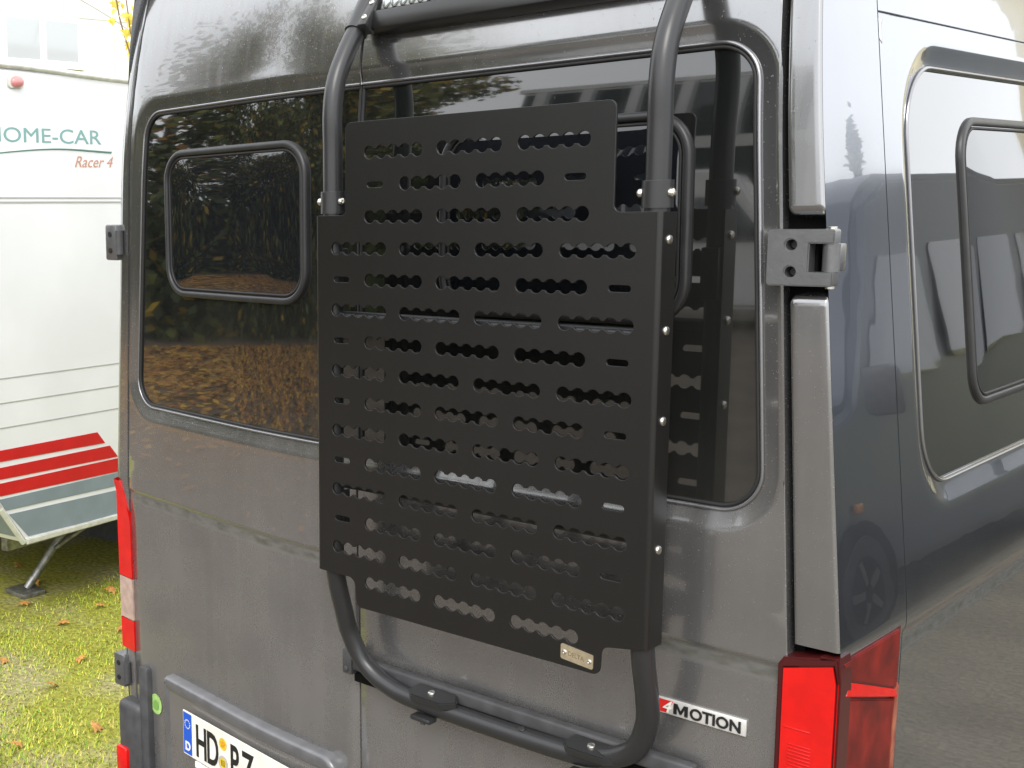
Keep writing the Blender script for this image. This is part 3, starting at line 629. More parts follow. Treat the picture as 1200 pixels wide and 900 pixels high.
def pq(u, v, o=0.): return org + pd * u + up_ * v + nrm_ * o
def slab(name, u0, v0, u1, v1, o0, o1, m, parent, bev=.0):
    bm = bmesh.new(); vs = [bm.verts.new(pq(u, v, o)) for o in (o0, o1) for u, v in ((u0, v0), (u1, v0), (u1, v1), (u0, v1))]
    for f in ((0, 1, 2, 3), (7, 6, 5, 4), (0, 4, 5, 1), (1, 5, 6, 2), (2, 6, 7, 3), (3, 7, 4, 0)): bm.faces.new([vs[i] for i in f])
    bmesh.ops.recalc_face_normals(bm, faces=bm.faces[:])
    if bev: bmesh.ops.bevel(bm, geom=bm.edges[:], offset=bev, segments=2, affect='EDGES')
    return frombm(name, bm, m, parent)
npl = slab('number_plate', 0, 0, PW, PH, .0, .004, 'platewhite', van, .0008)
slab('euro_band', .003, .004, .044, PH - .004, .004, .0048, 'blue', npl)
text('country_letter', 'D', .036, (pq(.011, .016, .0052), pd, up_), 'white', npl, off=.0012)
bm = bmesh.new()
for i in range(12):
    a = i * math.tau / 12; bmesh.ops.create_circle(bm, cap_ends=True, segments=5, radius=.0024, matrix=Matrix.Translation(pq(.0235 + .0125 * math.cos(a), PH * .72 + .0125 * math.sin(a), .0052)) @ nrm_.to_track_quat('Z', 'Y').to_matrix().to_4x4())
frombm('star_ring', bm, 'white', npl, False)
lf = PH * .115
text('letter', 'H', PH * 1.02, (pq(.062, PH * .12, .0045), pd, up_), 'ink', npl, sx=.60, off=.0024)
text('letter', 'D', PH * 1.02, (pq(.116, PH * .12, .0045), pd, up_), 'ink', npl, sx=.60, off=.0024)
text('letter', 'P', PH * 1.02, (pq(.228, PH * .12, .0045), pd, up_), 'ink', npl, sx=.60, off=.0024)
text('letter', 'Z', PH * 1.02, (pq(.283, PH * .12, .0045), pd, up_), 'ink', npl, sx=.60, off=.0024)
def disc(name, u, v, r, o, m, parent):
    bm = bmesh.new(); bmesh.ops.create_circle(bm, cap_ends=True, segments=28, radius=r, matrix=Matrix.Translation(pq(u, v, o)) @ nrm_.to_track_quat('Z', 'Y').to_matrix().to_4x4()); return frombm(name, bm, m, parent, False)
disc('inspection_seal', .196, PH * .72, .0175, .0050, 'yellow', npl); disc('seal_ring', .196, PH * .72, .0105, .0054, 'orange', npl)
disc('registration_seal', .196, PH * .30, .0215, .0050, 'silver', npl); disc('seal_crest', .196, PH * .30, .0150, .0054, 'yellow', npl)
for du in (-.006, 0, .006): slab('seal_bar', .196 + du - .0012, PH * .30 - .009, .196 + du + .0012, PH * .30 + .009, .0054, .0058, 'ink', npl)
slab('plate_holder', .06, -.022, PW, -.004, .0, .006, 'white', npl)
q = hit(183, 825, -.002)
bm = bmesh.new(); bmesh.ops.create_circle(bm, cap_ends=True, segments=28, radius=.032, matrix=Matrix.Translation(Vector(q)) @ Vector((-.15, -1, .02)).to_track_quat('Z', 'Y').to_matrix().to_4x4()); st = frombm('sticker', bm, 'green', van, False); st['label'] = 'round green sticker beside the plate hood'
bm = bmesh.new(); bmesh.ops.create_circle(bm, cap_ends=True, segments=20, radius=.016, matrix=Matrix.Translation(Vector(q) + Vector((0, -.001, -.004))) @ Vector((-.15, -1, .02)).to_track_quat('Z', 'Y').to_matrix().to_4x4()); frombm('sticker_print', bm, mat('sticker_green_dark', (.18, .36, .08), .5), st, False)

# 4MOTION badge
bl, br = hit(768, 812), hit(876, 848); bz0, bz1 = hit(876, 863)[2], hit(876, 844)[2]; bx0, bx1 = hit(766, 825)[0], br[0]; by = rear_y(.76, 1.26)
BH = bz1 - bz0
bdg = box('badge', ((bx0 + bx1) / 2, by - .003, (bz0 + bz1) / 2), (bx1 - bx0, .006, BH), 'badge', van, bev=.0015)
bx4 = hit(787, 832)[0]
raw('badge_red_field', [(bx0 + .003, by - .0066, bz0 + .003), (bx4 - .006, by - .0066, bz0 + .003), (bx4 + .006, by - .0066, bz1 - .003), (bx0 + .003, by - .0066, bz1 - .003)], [(0, 1, 2, 3)], 'badgered', bdg, False)
text('badge_numeral', '4', BH * 1.05, ((bx4 - .016, by - .0076, bz0 + BH * .14), (1, 0, 0), (0, 0, 1)), 'white', bdg, shear=.25, off=.0003)
mw = BH * .92; mx0, mz0, mh = bx4 + .0075, bz0 + BH * .16, BH * .69; st_ = mw * .24
mp = [(0, 0), (0, 1), (st_ / mw * 1.15, 1), (.5, .42), (1 - st_ / mw * 1.15, 1), (1, 1), (1, 0), (1 - st_ / mw, 0), (1 - st_ / mw, .62), (.57, .10), (.43, .10), (st_ / mw, .62), (st_ / mw, 0)]
bm = bmesh.new(); bm.faces.new([bm.verts.new((mx0 + mw * p, by - .0082, mz0 + mh * q)) for p, q in mp]); bmesh.ops.triangulate(bm, faces=bm.faces[:]); frombm('badge_letter', bm, 'ink', bdg, False)
text('badge_lettering', 'OTION', BH * .98, ((mx0 + mw + .003, by - .0076, mz0), (1, 0, 0), (0, 0, 1)), 'ink', bdg, sx=(bx1 - .007 - mx0 - mw - .003) / (BH * .98 * 3.30), off=.0008)

# ================================================================== REAR RACK
rack = thing('rear_rack', (.31, -.11, 1.15), 'black perforated metal rack panel on bent tubes bolted over the rear doors', 'rack')
YP, TY, XL_, XR_ = -.130, -.105, -.070, .690
def lobes(cx, cz, n=5, pitch=.0312, r=.0142, neck=.0074):
    """outline of a chain slot: n round holes joined by narrower necks"""
    out = []; h = math.asin(neck / r)
    xs = [cx + (i - (n - 1) / 2) * pitch for i in range(n)]
    for i, x in enumerate(xs):                                   # along the top, left to right
        a0 = math.pi - h if i else math.pi + 0.; a1 = h if i < n - 1 else 0.
        out += [(x + r * math.cos(a0 + (a1 - a0) * k / 7), cz + r * math.sin(a0 + (a1 - a0) * k / 7)) for k in range(8)]
    for i, x in list(enumerate(xs))[::-1]:
        a0 = -h if i < n - 1 else -.2; a1 = -(math.pi - h) if i else -math.pi + .2
        out += [(x + r * math.cos(a0 + (a1 - a0) * k / 7), cz + r * math.sin(a0 + (a1 - a0) * k / 7)) for k in range(8)]
    return out
def obl(cx, cz, wd=.044, hh=.0125):
    r = hh / 2; return [(cx + (wd / 2 - r) * s + r * math.cos(a + o), cz + r * math.sin(a + o)) for s, o in ((1, -math.pi / 2), (-1, math.pi / 2)) for a in [math.pi * k / 6 for k in range(7)]]
PX0, PX1 = -.090, .706
outline = rounded([(PX0, 1.412), (PX0, 2.224), (-.010, 2.224), (-.010, 2.421), (.622, 2.421), (.622, 2.222), (PX1, 2.222), (PX1, 1.418), (.622, 1.404), (.620, 1.346), (.018, 1.346), (.012, 1.412)],
                  [.003, .003, .012, .016, .016, .014, .003, .003, .018, .016, .016, .02], 6)
gx, gz, gp, gq = .0247, 1.882, .1886, .0676
holes = []
for r in range(1, 16):
    z = gz - (r - 8) * gq
    if r == 2: cs = [1, 2]; sm = [.25, 2.75]
    elif r % 2 == 0: cs = [0, 1, 2, 3]; sm = []
    else: cs = [.5, 1.5, 2.5]; sm = [] if r in (1, 3, 15) else [-.25, 3.25]
    holes += [lobes(gx + gp * c, z) for c in cs] + [obl(gx + gp * c, z) for c in sm]
me = curvemesh([[tuple(p) for p in outline]] + holes, .0026, .0007)
me.transform(Matrix(((1, 0, 0, 0), (0, 0, 1, YP), (0, 1, 0, 0), (0, 0, 0, 1))))
bm = bmesh.new(); bm.from_mesh(me); bpy.data.meshes.remove(me)
bmesh.ops.remove_doubles(bm, verts=bm.verts[:], dist=1e-5)
panel = frombm('rack_panel', bm, 'plate', rack, False)
for x, s, zb, zt in ((PX1, 1, 1.419, 2.221), (PX0, -1, 1.413, 2.223)):
    P = Patch(); prof = [(x - s * .001, YP - .0026)] + [(x + s * (.0075 * math.sin(a)), YP - .0026 + .0075 * (1 - math.cos(a))) for a in [math.pi / 2 * k / 5 for k in range(1, 6)]] + [(x + s * .0075, YP + .052)]
    zz = [zb, zb + .003, zt - .003, zt]
    P.rows([[(px, py, z) for px, py in prof] for z in zz])
    P.rows([[(px - s * .003, py + .001, z) for px, py in prof] for z in zz]); P.rows([[(x + s * .0075, YP + .052, z) for z in zz], [(x + s * .0045, YP + .053, z) for z in zz]])
    P.build('panel_flange', 'plate', panel, flip=s < 0)
# tubes
top_ = [(-.105, 2.20), (-.105, 2.36), (-.105, 2.45), (-.092, 2.515), (-.060, 2.575), (-.014, 2.640), (.030, 2.700), (.085, 2.775), (.16, 2.86), (.26, 2.955)]
for X in (XL_, XR_):
    tube('upper_tube', spline([(X, y, z) for y, z in top_], 8), .0217, 'tube', rack, 24)
def U(s):
    X = XL_ if s < 0 else XR_
    return [(X, -.105, 2.21), (X, -.105, 1.60), (X, -.105, 1.44), (X, -.098, 1.38), (X + (.0 if s > 0 else .004), -.080, 1.308), (X - s * .008, -.062, 1.245), (X - s * .040, -.048, 1.178), (X - s * .11, -.044, 1.139), (X - s * .22, -.044, 1.126)]
tube('lower_tube', spline(U(-1) + U(1)[::-1], 10), .0217, 'tube', rack, 24)
for X in (XL_, XR_):
    z0 = 2.228
    cl = frombm('tube_collar', (lambda b: (bcyl(b, (X, TY, z0), (X, TY, z0 + .048), .0272, 28), b)[1])(bmesh.new()), 'tube', rack)
    bm = bmesh.new(); btube(bm, [(X + .0258 * math.cos(a * math.tau / 28), TY + .0258 * math.sin(a * math.tau / 28), z0 + .047) for a in range(28)], .0016, 6, True); frombm('collar_rim', bm, 'tube', cl)
    for dx, dy in ((.026, -.004), (-.024, -.012)):
        dome('bolt', (X + dx, TY + dy, z0 + .026), (dx, dy, 0), .0085, .008, 'steel', cl, True)
    box('panel_bracket', (X, -.085, 2.10), (.036, .03, .10), 'tube', rack, bev=.004); box('panel_bracket', (X, -.085, 1.55), (.036, .03, .10), 'tube', rack, bev=.004)
for z in (2.172, 1.846, 1.606): dome('bolt', (PX1 + .0073, YP + .026, z), (1, 0, 0), .0088, .005, 'steel', rack)
dome('bolt', (PX1 + .0073, YP + .026, 2.01), (1, 0, 0), .0088, .005, 'steel', rack)
# rear stiffeners seen through the slots
for z, x0_, x1_ in ((2.00, -.07, .69), (1.62, -.07, .69)): tube('cross_tube', [(x0_, -.100, z), (x1_, -.100, z)], .0125, 'tube', rack, 14)
# name plate
x0_, x1_ = .528, .606
nplc = [hit(661, 766), hit(700, 772)]
bm = bmesh.new(); pl = rounded([(.5375, 1.392), (.607, 1.383), (.607, 1.354), (.5375, 1.361)], .004, 4); pl = [(x, z) for x, z in pl]
a = [bm.verts.new((x, YP - .0045, z)) for x, z in pl]; b = [bm.verts.new((x, YP - .0020, z)) for x, z in pl]; bm.faces.new(a); bm.faces.new(b[::-1])
for i in range(len(pl)): bm.faces.new((a[i], b[i], b[(i + 1) % len(pl)], a[(i + 1) % len(pl)]))
tagp = frombm('name_plate', bm, 'brass', rack, ang=30); tagp['label'] = 'small pale metal name plate'
text('name_lettering', 'DELTA', .0135, ((.5535, YP - .0047, 1.3705), (1, 0, -.12), (0, 0, 1)), mat('engraving', (.16, .12, .06), .6), tagp, ext=.0003, sx=.85)
for x, z in ((.5455, 1.375), (.599, 1.3685)): dome('rivet', (x, YP - .0044, z), (0, -1, 0), .0048, .0022, 'steel', tagp, True)
# lower mounting beam on the door with half-moon clamps
b1, b2 = hit(441, 776, -.02), hit(756, 888, -.02)
zb_l, zb_r = b1[2], b2[2]
bm = bmesh.new(); bbox(bm, (.33, -.016, (zb_l + zb_r) / 2 - .006), (.86, .026, .034), bev=.007, seg=3); frombm('mounting_beam', bm, 'plastic', rack)
bm = bmesh.new(); bbox(bm, (.33, -.010, (zb_l + zb_r) / 2 - .040), (.84, .010, .030), bev=.002); frombm('beam_channel', bm, 'dark', rack)
for u, v in ((507, 817), (694, 883)):
    q = hit(u, v, -.055)
    hm = rounded([(-.058, -.010), (-.050, .026), (.052, .026), (.072, -.006), (.040, -.026), (-.042, -.026)], [.006, .012, .012, .006, .012, .012], 4)
    bm = bmesh.new(); zc = 1.1545; T = Matrix.Rotation(R_(14), 3, 'X')
    top2 = [bm.verts.new(Vector((q[0], -.050, zc)) + T @ Vector((x, y, .004))) for x, y in hm]; bot2 = [bm.verts.new(Vector((q[0], -.050, zc)) + T @ Vector((x, y, -.012))) for x, y in hm]; n = len(hm)
    ft = bm.faces.new(top2); bm.faces.new(bot2[::-1])
    for i in range(n): bm.faces.new((top2[i], bot2[i], bot2[(i + 1) % n], top2[(i + 1) % n]))
    bmesh.ops.recalc_face_normals(bm, faces=bm.faces[:]); bmesh.ops.bevel(bm, geom=list(ft.edges), offset=.003, segments=2, affect='EDGES')
    clp = frombm('clamp', bm, 'tube', rack); dome('bolt', (q[0], -.051, zc + .004), (0, -.25, 1), .0085, .005, 'steel', clp)
    box('clamp_foot', (q[0] - .012, -.064, 1.100), (.055, .03, .012), 'tube', rack, bev=.004)
    cyl('bolt', (q[0] - .012, -.066, 1.086), (q[0] - .012, -.066, 1.095), .006, 'plastic', rack, 6)
for x in (.205, .40): dome('bolt', (x, -.050, 1.1455), (0, -.4, 1), .0075, .004, 'tube', rack)
box('edge_bracket', (-.098, -.016, 1.158), (.03, .035, .062), 'plastic', rack, bev=.005)
dome('bolt', (-.098, -.034, 1.142), (0, -1, 0), .007, .005, 'plastic', rack)
# light bar across the top
TB = Vector((0, -.012, 2.640)); tilt = Matrix.Rotation(R_(-38), 3, 'X')
for X, s in ((XL_, 1), (XR_, -1)):
    bm = bmesh.new(); p0_, p1_ = Vector((X, -.026, 2.622)), Vector((X, .038, 2.712)); bcyl(bm, p0_, p1_, .0262, 28); frombm('tube_collar', bm, 'tube', rack)
    bk_ = box('lamp_bracket', (X + s * .030, -.008, 2.656), (.026, .036, .080), 'tube', rack, tilt, .005)
    for k in (-.020, .022): dome('bolt', Vector((X + s * .030, -.008, 2.656)) + tilt @ Vector((s * .002, -.018, k)), tilt @ Vector((0, -1, 0)), .0068, .004, 'steel', bk_, True)
lb = box('light_bar', ((XL_ + XR_) / 2, .004, 2.640), (XR_ - XL_ - .05, .052, .042), 'plate', rack, Matrix.Rotation(R_(-12), 3, 'X'), .004)
ll = box('lamp_reflector', ((XL_ + XR_) / 2, .022, 2.695), (XR_ - XL_ - .10, .030, .070), 'alu', rack, Matrix.Rotation(R_(-20), 3, 'X'), .003); 
for i in range(28):
    x = XL_ + .065 + i * (XR_ - XL_ - .13) / 27
    bm = bmesh.new(); r_ = bmesh.ops.create_uvsphere(bm, u_segments=14, v_segments=8, radius=.016); bmesh.ops.scale(bm, vec=(.78, .5, 1.5), verts=r_['verts']); bmesh.ops.transform(bm, matrix=Matrix.Translation((x, .004, 2.690)) @ Matrix.Rotation(R_(-20), 4, 'X'), verts=r_['verts']); frombm('lamp_cell', bm, 'lens', rack)

# ================================================================== CARAVAN
CP = Vector((-3.64, 1.45, 0)); CD = Vector((-.1252, .99213, 0)); CN = Vector((.99213, .1252, 0))
cv = thing('caravan', CP + CD * 2.2 - CN * 1.05, 'white touring caravan with red and grey stripes standing behind the van', 'caravan')
def cp(s, z, o=0.): return CP + CD * s + CN * o + Vector((0, 0, z))
prof = rounded([(-.003, .495), (4.6, .47), (5.0, .9), (4.9, 2.2), (4.3, 2.94), (-.42, 2.985), (-1.25, 2.35), (-.95, 1.8), (-.16, .712)], [.02, .2, .2, .3, .3, .06, .2, .2, .02], 6)
bm = bmesh.new(); a = [bm.verts.new(cp(s, z, 0)) for s, z in prof]; b = [bm.verts.new(cp(s, z, -2.15)) for s, z in prof]; n = len(prof)
fa = bm.faces.new(a); bm.faces.new(b[::-1])
for i in range(n): bm.faces.new((a[i], b[i], b[(i + 1) % n], a[(i + 1) % n]))
bmesh.ops.recalc_face_normals(bm, faces=bm.faces[:]); bmesh.ops.bevel(bm, geom=list(fa.edges), offset=.02, segments=3, affect='EDGES')
frombm('caravan_body', bm, 'cwhite', cv)
def cslab(name, pts, o0, o1, m, bev=0.):
    bm = bmesh.new(); a = [bm.verts.new(cp(s, z, o1)) for s, z in pts]; b = [bm.verts.new(cp(s, z, o0)) for s, z in pts]; n = len(pts); bm.faces.new(a); bm.faces.new(b[::-1])
    for i in range(n): bm.faces.new((a[i], b[i], b[(i + 1) % n], a[(i + 1) % n]))
    bmesh.ops.recalc_face_normals(bm, faces=bm.faces[:])
    if bev: bmesh.ops.bevel(bm, geom=bm.edges[:], offset=bev, segments=2, affect='EDGES')
    return frombm(name, bm, m, cv)
def cx_(z): return .585 + (1.012 - z) * 1.05           # slanted end of the stripes
def cl_(z): return -.145 + (.70 - z) * .73 if z < .70 else -.145 - (z - .70) * .73
for z1, z0, m in ((1.018, .962, 'cred'), (.926, .866, 'cred'), (.842, .776, 'cred'), (.757, .692, 'cgrey')):
    cslab('stripe', [(cl_(z0) + .02, z0 + .004), (cx_(z0), z0 - .022), (cx_(z1), z1 - .008), (cl_(z1) + .02, z1 + .006)], .0005, .003, m)
cslab('stripe', [(.03, .525), (1.4, .488), (1.4, .630), (-.10, .672)], .0005, .003, 'cgrey')
for z in (1.385, 1.256, 1.126): cslab('panel_groove', [(-.9, z + .02), (3.5, z - .05), (3.5, z - .044), (-.9, z + .026)], .0004, .002, 'line')
for z, h in ((2.332, .006), (2.308, .008)): cslab('panel_groove', [(-1.1, z), (4.0, z - .06), (4.0, z - .06 + h), (-1.1, z + h)], .0004, .003, 'line')
bm = bmesh.new(); btube(bm, [cp(s, z, .004) for s, z in ((-.16, .712), (-.01, .498))], .016, 10); frombm('corner_rail', bm, 'ctrim', cv)
cslab('corner_rail', [(-.9, 1.71), (-.16, .69), (-.14, .70), (-.88, 1.73)], .0, .014, 'ctrim', .003)
cslab('bottom_rail', [(.005, .485), (4.5, .455), (4.5, .485), (.005, .515)], -.004, .018, 'ctrim', .004)
tube('roof_rail', spline([cp(s, z, .0) for s, z in ((-1.1, 2.55), (-.75, 2.84), (-.3, 2.972), (.1, 2.985), (.9, 2.958), (2.5, 2.945), (4.2, 2.93))], 8), .017, 'ctrim', cv, 10)
cslab('marker_lamp_base', rounded([(.024, 2.872), (.128, 2.872), (.128, 2.936), (.024, 2.936)], .02, 4), 0, .012, 'ctrim', .002)
bm = bmesh.new(); r_ = bmesh.ops.create_uvsphere(bm, u_segments=18, v_segments=10, radius=.030); bmesh.ops.transform(bm, matrix=Matrix.Translation(cp(.078, 2.903, .014)) @ Matrix.Diagonal((.9, 1.35, 1, 1)), verts=r_['verts']); frombm('marker_lamp', bm, 'pink', cv)
FR = lambda s, z: (cp(s, z, .0012), CD, (0, 0, 1))
text('lettering', 'HOME-CAR', .108, FR(-.142, 2.604), 'ctext', cv, sx=1.50)
bm = bmesh.new(); pts = spline([cp(s, z, .003) for s, z in ((-.5, 2.50), (-.05, 2.547), (.35, 2.572), (.765, 2.560))], 8); btube(bm, pts, lambda t: .003 + .005 * t, 6, flat=.3); frombm('swoosh', bm, 'ctext', cv)
text('model_lettering', 'Racer 4', .085, FR(.475, 2.480), 'ctext2', cv, shear=.35, sx=1.1)
cslab('far_light_blocker', [(.02, .04), (4.5, .04), (4.5, .47), (.02, .49)], -2.12, -2.10, 'plastic'); cslab('cross_light_blocker', [(1.5, .04), (1.52, .04), (1.52, .47), (1.5, .47)], -2.1, -.3, 'plastic')  # unseen boards added to block light and darken the ground under the caravan
# corner steady and axle
st = tube('corner_steady', [cp(.80, .47, -.40), cp(.46, .03, -.52)], .026, 'galv', cv, 8)
tube('steady_arm', [cp(.62, .25, -.44), cp(.98, .45, -.30)], .015, 'galv', cv, 8); box('steady_foot', cp(.45, .015, -.525), (.20, .16, .03), 'galv', cv, bev=.006)
bm = bmesh.new(); dn = Vector((-.60, -.80)); bm.faces.new([bm.verts.new(cp(s_ + dn.x * .004, z_ + dn.y * .004, o_)) for s_, z_, o_ in ((-.03, .533, -.02), (-.03, .533, -2.1), (-.15, .698, -2.1), (-.15, .698, -.02))]); frombm('lower_panel', bm, 'cgrey', cv, False)
for s_, o in ((2.1, -.14), (2.1, -2.0)): wheel('wheel', cp(s_, .30, o), .30, .19, cv, CN)
box('chassis_beam', cp(2.2, .40, -.4), (.05, 4.0, .12), 'galv', cv, Matrix.Rotation(math.atan2(-CD.x, CD.y), 3, 'Z'))

# ================================================================== BUILDINGS
def building(name, p0, d, wd, ht, dep, label, wall, rows_, m_gl, cat='building', floors=2, joints=True, roofm=None, win=(1.5, 1.45)):
    """a plain block: wall, windows in rows, each with frame and panes, a cornice"""
    d = Vector(d).normalized(); n = Vector((d.y, -d.x, 0)); p0 = Vector(p0); t = thing(name, p0 + d * wd / 2 - n * dep / 2, label, cat)
    P_ = lambda s, z, o=0.: p0 + d * s + n * o + Vector((0, 0, z)); rot = Matrix((d, -n, (0, 0, 1))).transposed()
    B = lambda nm, s0, s1, z0, z1, o0, o1, m, par=t, bev=0.: box(nm, P_((s0 + s1) / 2, (z0 + z1) / 2, (o0 + o1) / 2), (abs(s1 - s0), abs(o1 - o0), abs(z1 - z0)), m, par, rot, bev)
    B('wall', 0, wd, 0, ht, -dep, 0, wall); B('cornice', -.15, wd + .15, ht, ht + .35, -dep - .15, .15, roofm or wall)
    for (s0, s1, z0, z1) in rows_:
        f = B('window', s0, s1, z0, z1, .002, .05, 'bframe'); k = 2 if s1 - s0 > 1 else 1
        for i in range(k):
            a = s0 + (s1 - s0) * i / k + .07; b = s0 + (s1 - s0) * (i + 1) / k - .07; B('pane', a, b, z0 + .08, z1 - .08, .051, .056, m_gl, f)
        B('sill', s0 - .05, s1 + .05, z0 - .06, z0 - .002, .002, .12, 'bframe', f)
    return t, P_, B
b0, P_, B_ = building('office_building', (-16, 2, 0), (0, 1, 0), 26, 9.5, 10, 'pale rendered building with wide windows rising behind the caravan', 'bwall',
    [(7.82 + i * 3.35, 9.42 + i * 3.35, z, z + .80) for z in (4.70, 7.6) for i in range(-2, 5)] + [(5.6 + i * 3.35, 7.2 + i * 3.35, 1.2, 2.6) for i in range(0, 5)], 'bglass')
for s in (9.1, 10.2): B_('wall_joint', s, s + .02, 0, 9.4, .001, .006, 'joint')
for z in (4.35, 5.52, 7.2): B_('wall_joint', .2, 25.8, z, z + .02, .001, .008, 'joint')
tag(tube('overhead_cable', spline([(-15.7, 10.9, 5.9), (-15.0, 11.2, 5.45), (-14.2, 11.5, 4.9), (-13.5, 11.75, 4.55), (-12.8, 12.0, 4.3)], 6), .014, 'pcable', None, 6), 'thin pale cable sagging in front of the rendered building', 'cable')

# behind the camera, mirrored in the rear doors and side: pale finned hall, cream house
b1_, P_, B_ = building('exhibition_hall', (-12.5, -33, 0), (-1, .18, 0), 8.4, 10.5, 8, 'hall with pale upright fins and a dark band, mirrored in the rear window', 'fin', [], 'bdark')
B_('glass_band', .3, 8.1, 1.4, 4.6, .005, .04, 'bdark'); B_('base_band', .0, 8.4, 4.6, 5.6, .005, .25, 'fin')
for i in range(6): B_('fin', .3 + i * 1.45, .62 + i * 1.45, 5.61, 10.4, .01, .45, 'vanwhite')
B_('upper_glass', .05, 8.35, 5.62, 10.3, .004, .009, 'bdark')
building('cream_house', (5.9, 24, 0), (-1.0, .15, 0), 4.6, 7.2, 8, 'cream rendered house mirrored in the side window of the van', 'cream', [(.7 + i * 2.1, 1.9 + i * 2.1, z, z + 1.3) for i in range(2) for z in (1.2, 4.4)], 'bdark', roofm='roof')

# ================================================================== PARKED VEHICLES (mirrored in the van)
def vehicle(name, loc, rz, prof, wd, paint, label, cat, wins, wheels, wr=.34, group=None):
    """side profile extruded to a body, narrowed towards the top, with windows, lamps and wheels"""
    t = thing(name, (0, 0, 0), label, cat, group); INV[t.name] = Matrix.Identity(4)
    pr = densify(rounded(prof, .10, 5), .3, True); zm = max(p[1] for p in pr)
    wid = lambda z: wd / 2 * (1 - .16 * max(0, (z - .9) / (zm - .9)) ** 1.6)
    bm = bmesh.new(); a = [bm.verts.new((-wid(z), y, z)) for y, z in pr]; b = [bm.verts.new((wid(z), y, z)) for y, z in pr]; n = len(pr)
    f1 = bm.faces.new(a); f2 = bm.faces.new(b[::-1])
    for i in range(n): bm.faces.new((a[i], b[i], b[(i + 1) % n], a[(i + 1) % n]))
    bmesh.ops.recalc_face_normals(bm, faces=bm.faces[:]); bmesh.ops.bevel(bm, geom=list(set(f1.edges) | set(f2.edges)), offset=.07, segments=3, affect='EDGES'); frombm('body', bm, paint, t)
    for poly in wins:
        for s in (-1, 1):
            bm = bmesh.new(); bm.faces.new([bm.verts.new((s * (wid(z) + .006), y, z)) for y, z in rounded(poly, .06, 4)]); frombm('window', bm, 'bdark', t, False)
    for y in wheels:
        for s in (-1, 1):
            wheel('wheel', (s * (wd / 2 - .10), y, wr), wr, .22, t, (s, 0, 0))
            bm = bmesh.new(); bmesh.ops.create_circle(bm, cap_ends=True, segments=28, radius=wr * 1.2, matrix=Matrix.Translation((s * (wd / 2 + .004), y, wr)) @ Matrix.Rotation(R_(90), 4, 'Y')); frombm('wheel_arch', bm, 'dark', t, False)
    y0 = min(p[0] for p in prof); y1 = max(p[0] for p in prof)
    for s in (-1, 1):
        box('headlamp', (s * wd * .36, y0 + .10, .85), (.34, .12, .22), 'headlamp', t, bev=.04); box('tail_lamp', (s * wd * .43, y1 - .05, 1.0), (.14, .1, .4), 'red', t, bev=.02); box('indicator', (s * (wd / 2 + .01), y0 + 1.05, .82), (.02, .09, .05), 'amber', t, bev=.006)
        box('mirror', (s * (wd / 2 + .13), y0 + 1.25, 1.45), (.2, .1, .28), 'plastic', t, bev=.04)
    box('bumper', (0, y0 + .06, .48), (wd * .92, .16, .26), 'plastic', t, bev=.05)
    t.location = loc; t.rotation_euler = (0, 0, rz); return t
VANP = [(-2.9, .35), (-2.95, .95), (-2.55, 1.22), (-1.75, 1.40), (-1.05, 2.55), (-.6, 2.72), (2.9, 2.72), (2.98, .35)]
VW = [[(-1.55, 1.45), (-1.0, 2.2), (-.35, 2.2), (-.35, 1.45)], [(-.15, 1.5), (-.15, 2.25), (1.2, 2.25), (1.2, 1.5)], [(1.4, 1.5), (1.4, 2.25), (2.7, 2.25), (2.7, 1.5)]]
vehicle('parked_van', (3.85, 7.0, 0), R_(2), VANP, 2.0, 'bluevan', 'blue grey van parked alongside, mirrored in the side of the camper', 'van', VW, (-1.9, 1.9))
vehicle('parked_van', (-9.0, -19.0, 0), R_(70), VANP, 2.0, 'vanwhite', 'white van parked on the gravel, mirrored low in the rear doors', 'van', VW, (-1.9, 1.9))
vehicle('parked_van', (3.9, 13.6, 0), R_(1), VANP, 2.0, 'darkvan', 'dark van parked in line beyond the blue grey van', 'van', VW, (-1.9, 1.9))

# ================================================================== TREES, LEAVES, GRASS
def quads(name, P, size, nrm, tint, m, parent=None, aspect=.6):
    n = len(P); a = rng.normal(size=(n, 3)); u = np.cross(nrm, a); u /= np.linalg.norm(u, axis=1)[:, None] + 1e-9; v = np.cross(nrm, u); s = size[:, None]
    V = np.stack([P - u * s, P - v * s * aspect, P + u * s, P + v * s * aspect], 1).reshape(-1, 3)
    me = bpy.data.meshes.new(name); me.vertices.add(4 * n); me.vertices.foreach_set('co', V.ravel()); me.loops.add(4 * n); me.loops.foreach_set('vertex_index', np.arange(4 * n)); me.polygons.add(n)
    me.polygons.foreach_set('loop_start', np.arange(0, 4 * n, 4)); me.update(); me.validate()
    at = me.color_attributes.new('tint', 'FLOAT_COLOR', 'POINT'); at.data.foreach_set('color', np.repeat(np.c_[tint, np.ones(n)], 4, 0).ravel().astype(np.float32)); return link(name, me, m, parent, False)
def unit(n): a = rng.normal(size=(n, 3)); return a / np.linalg.norm(a, axis=1)[:, None]
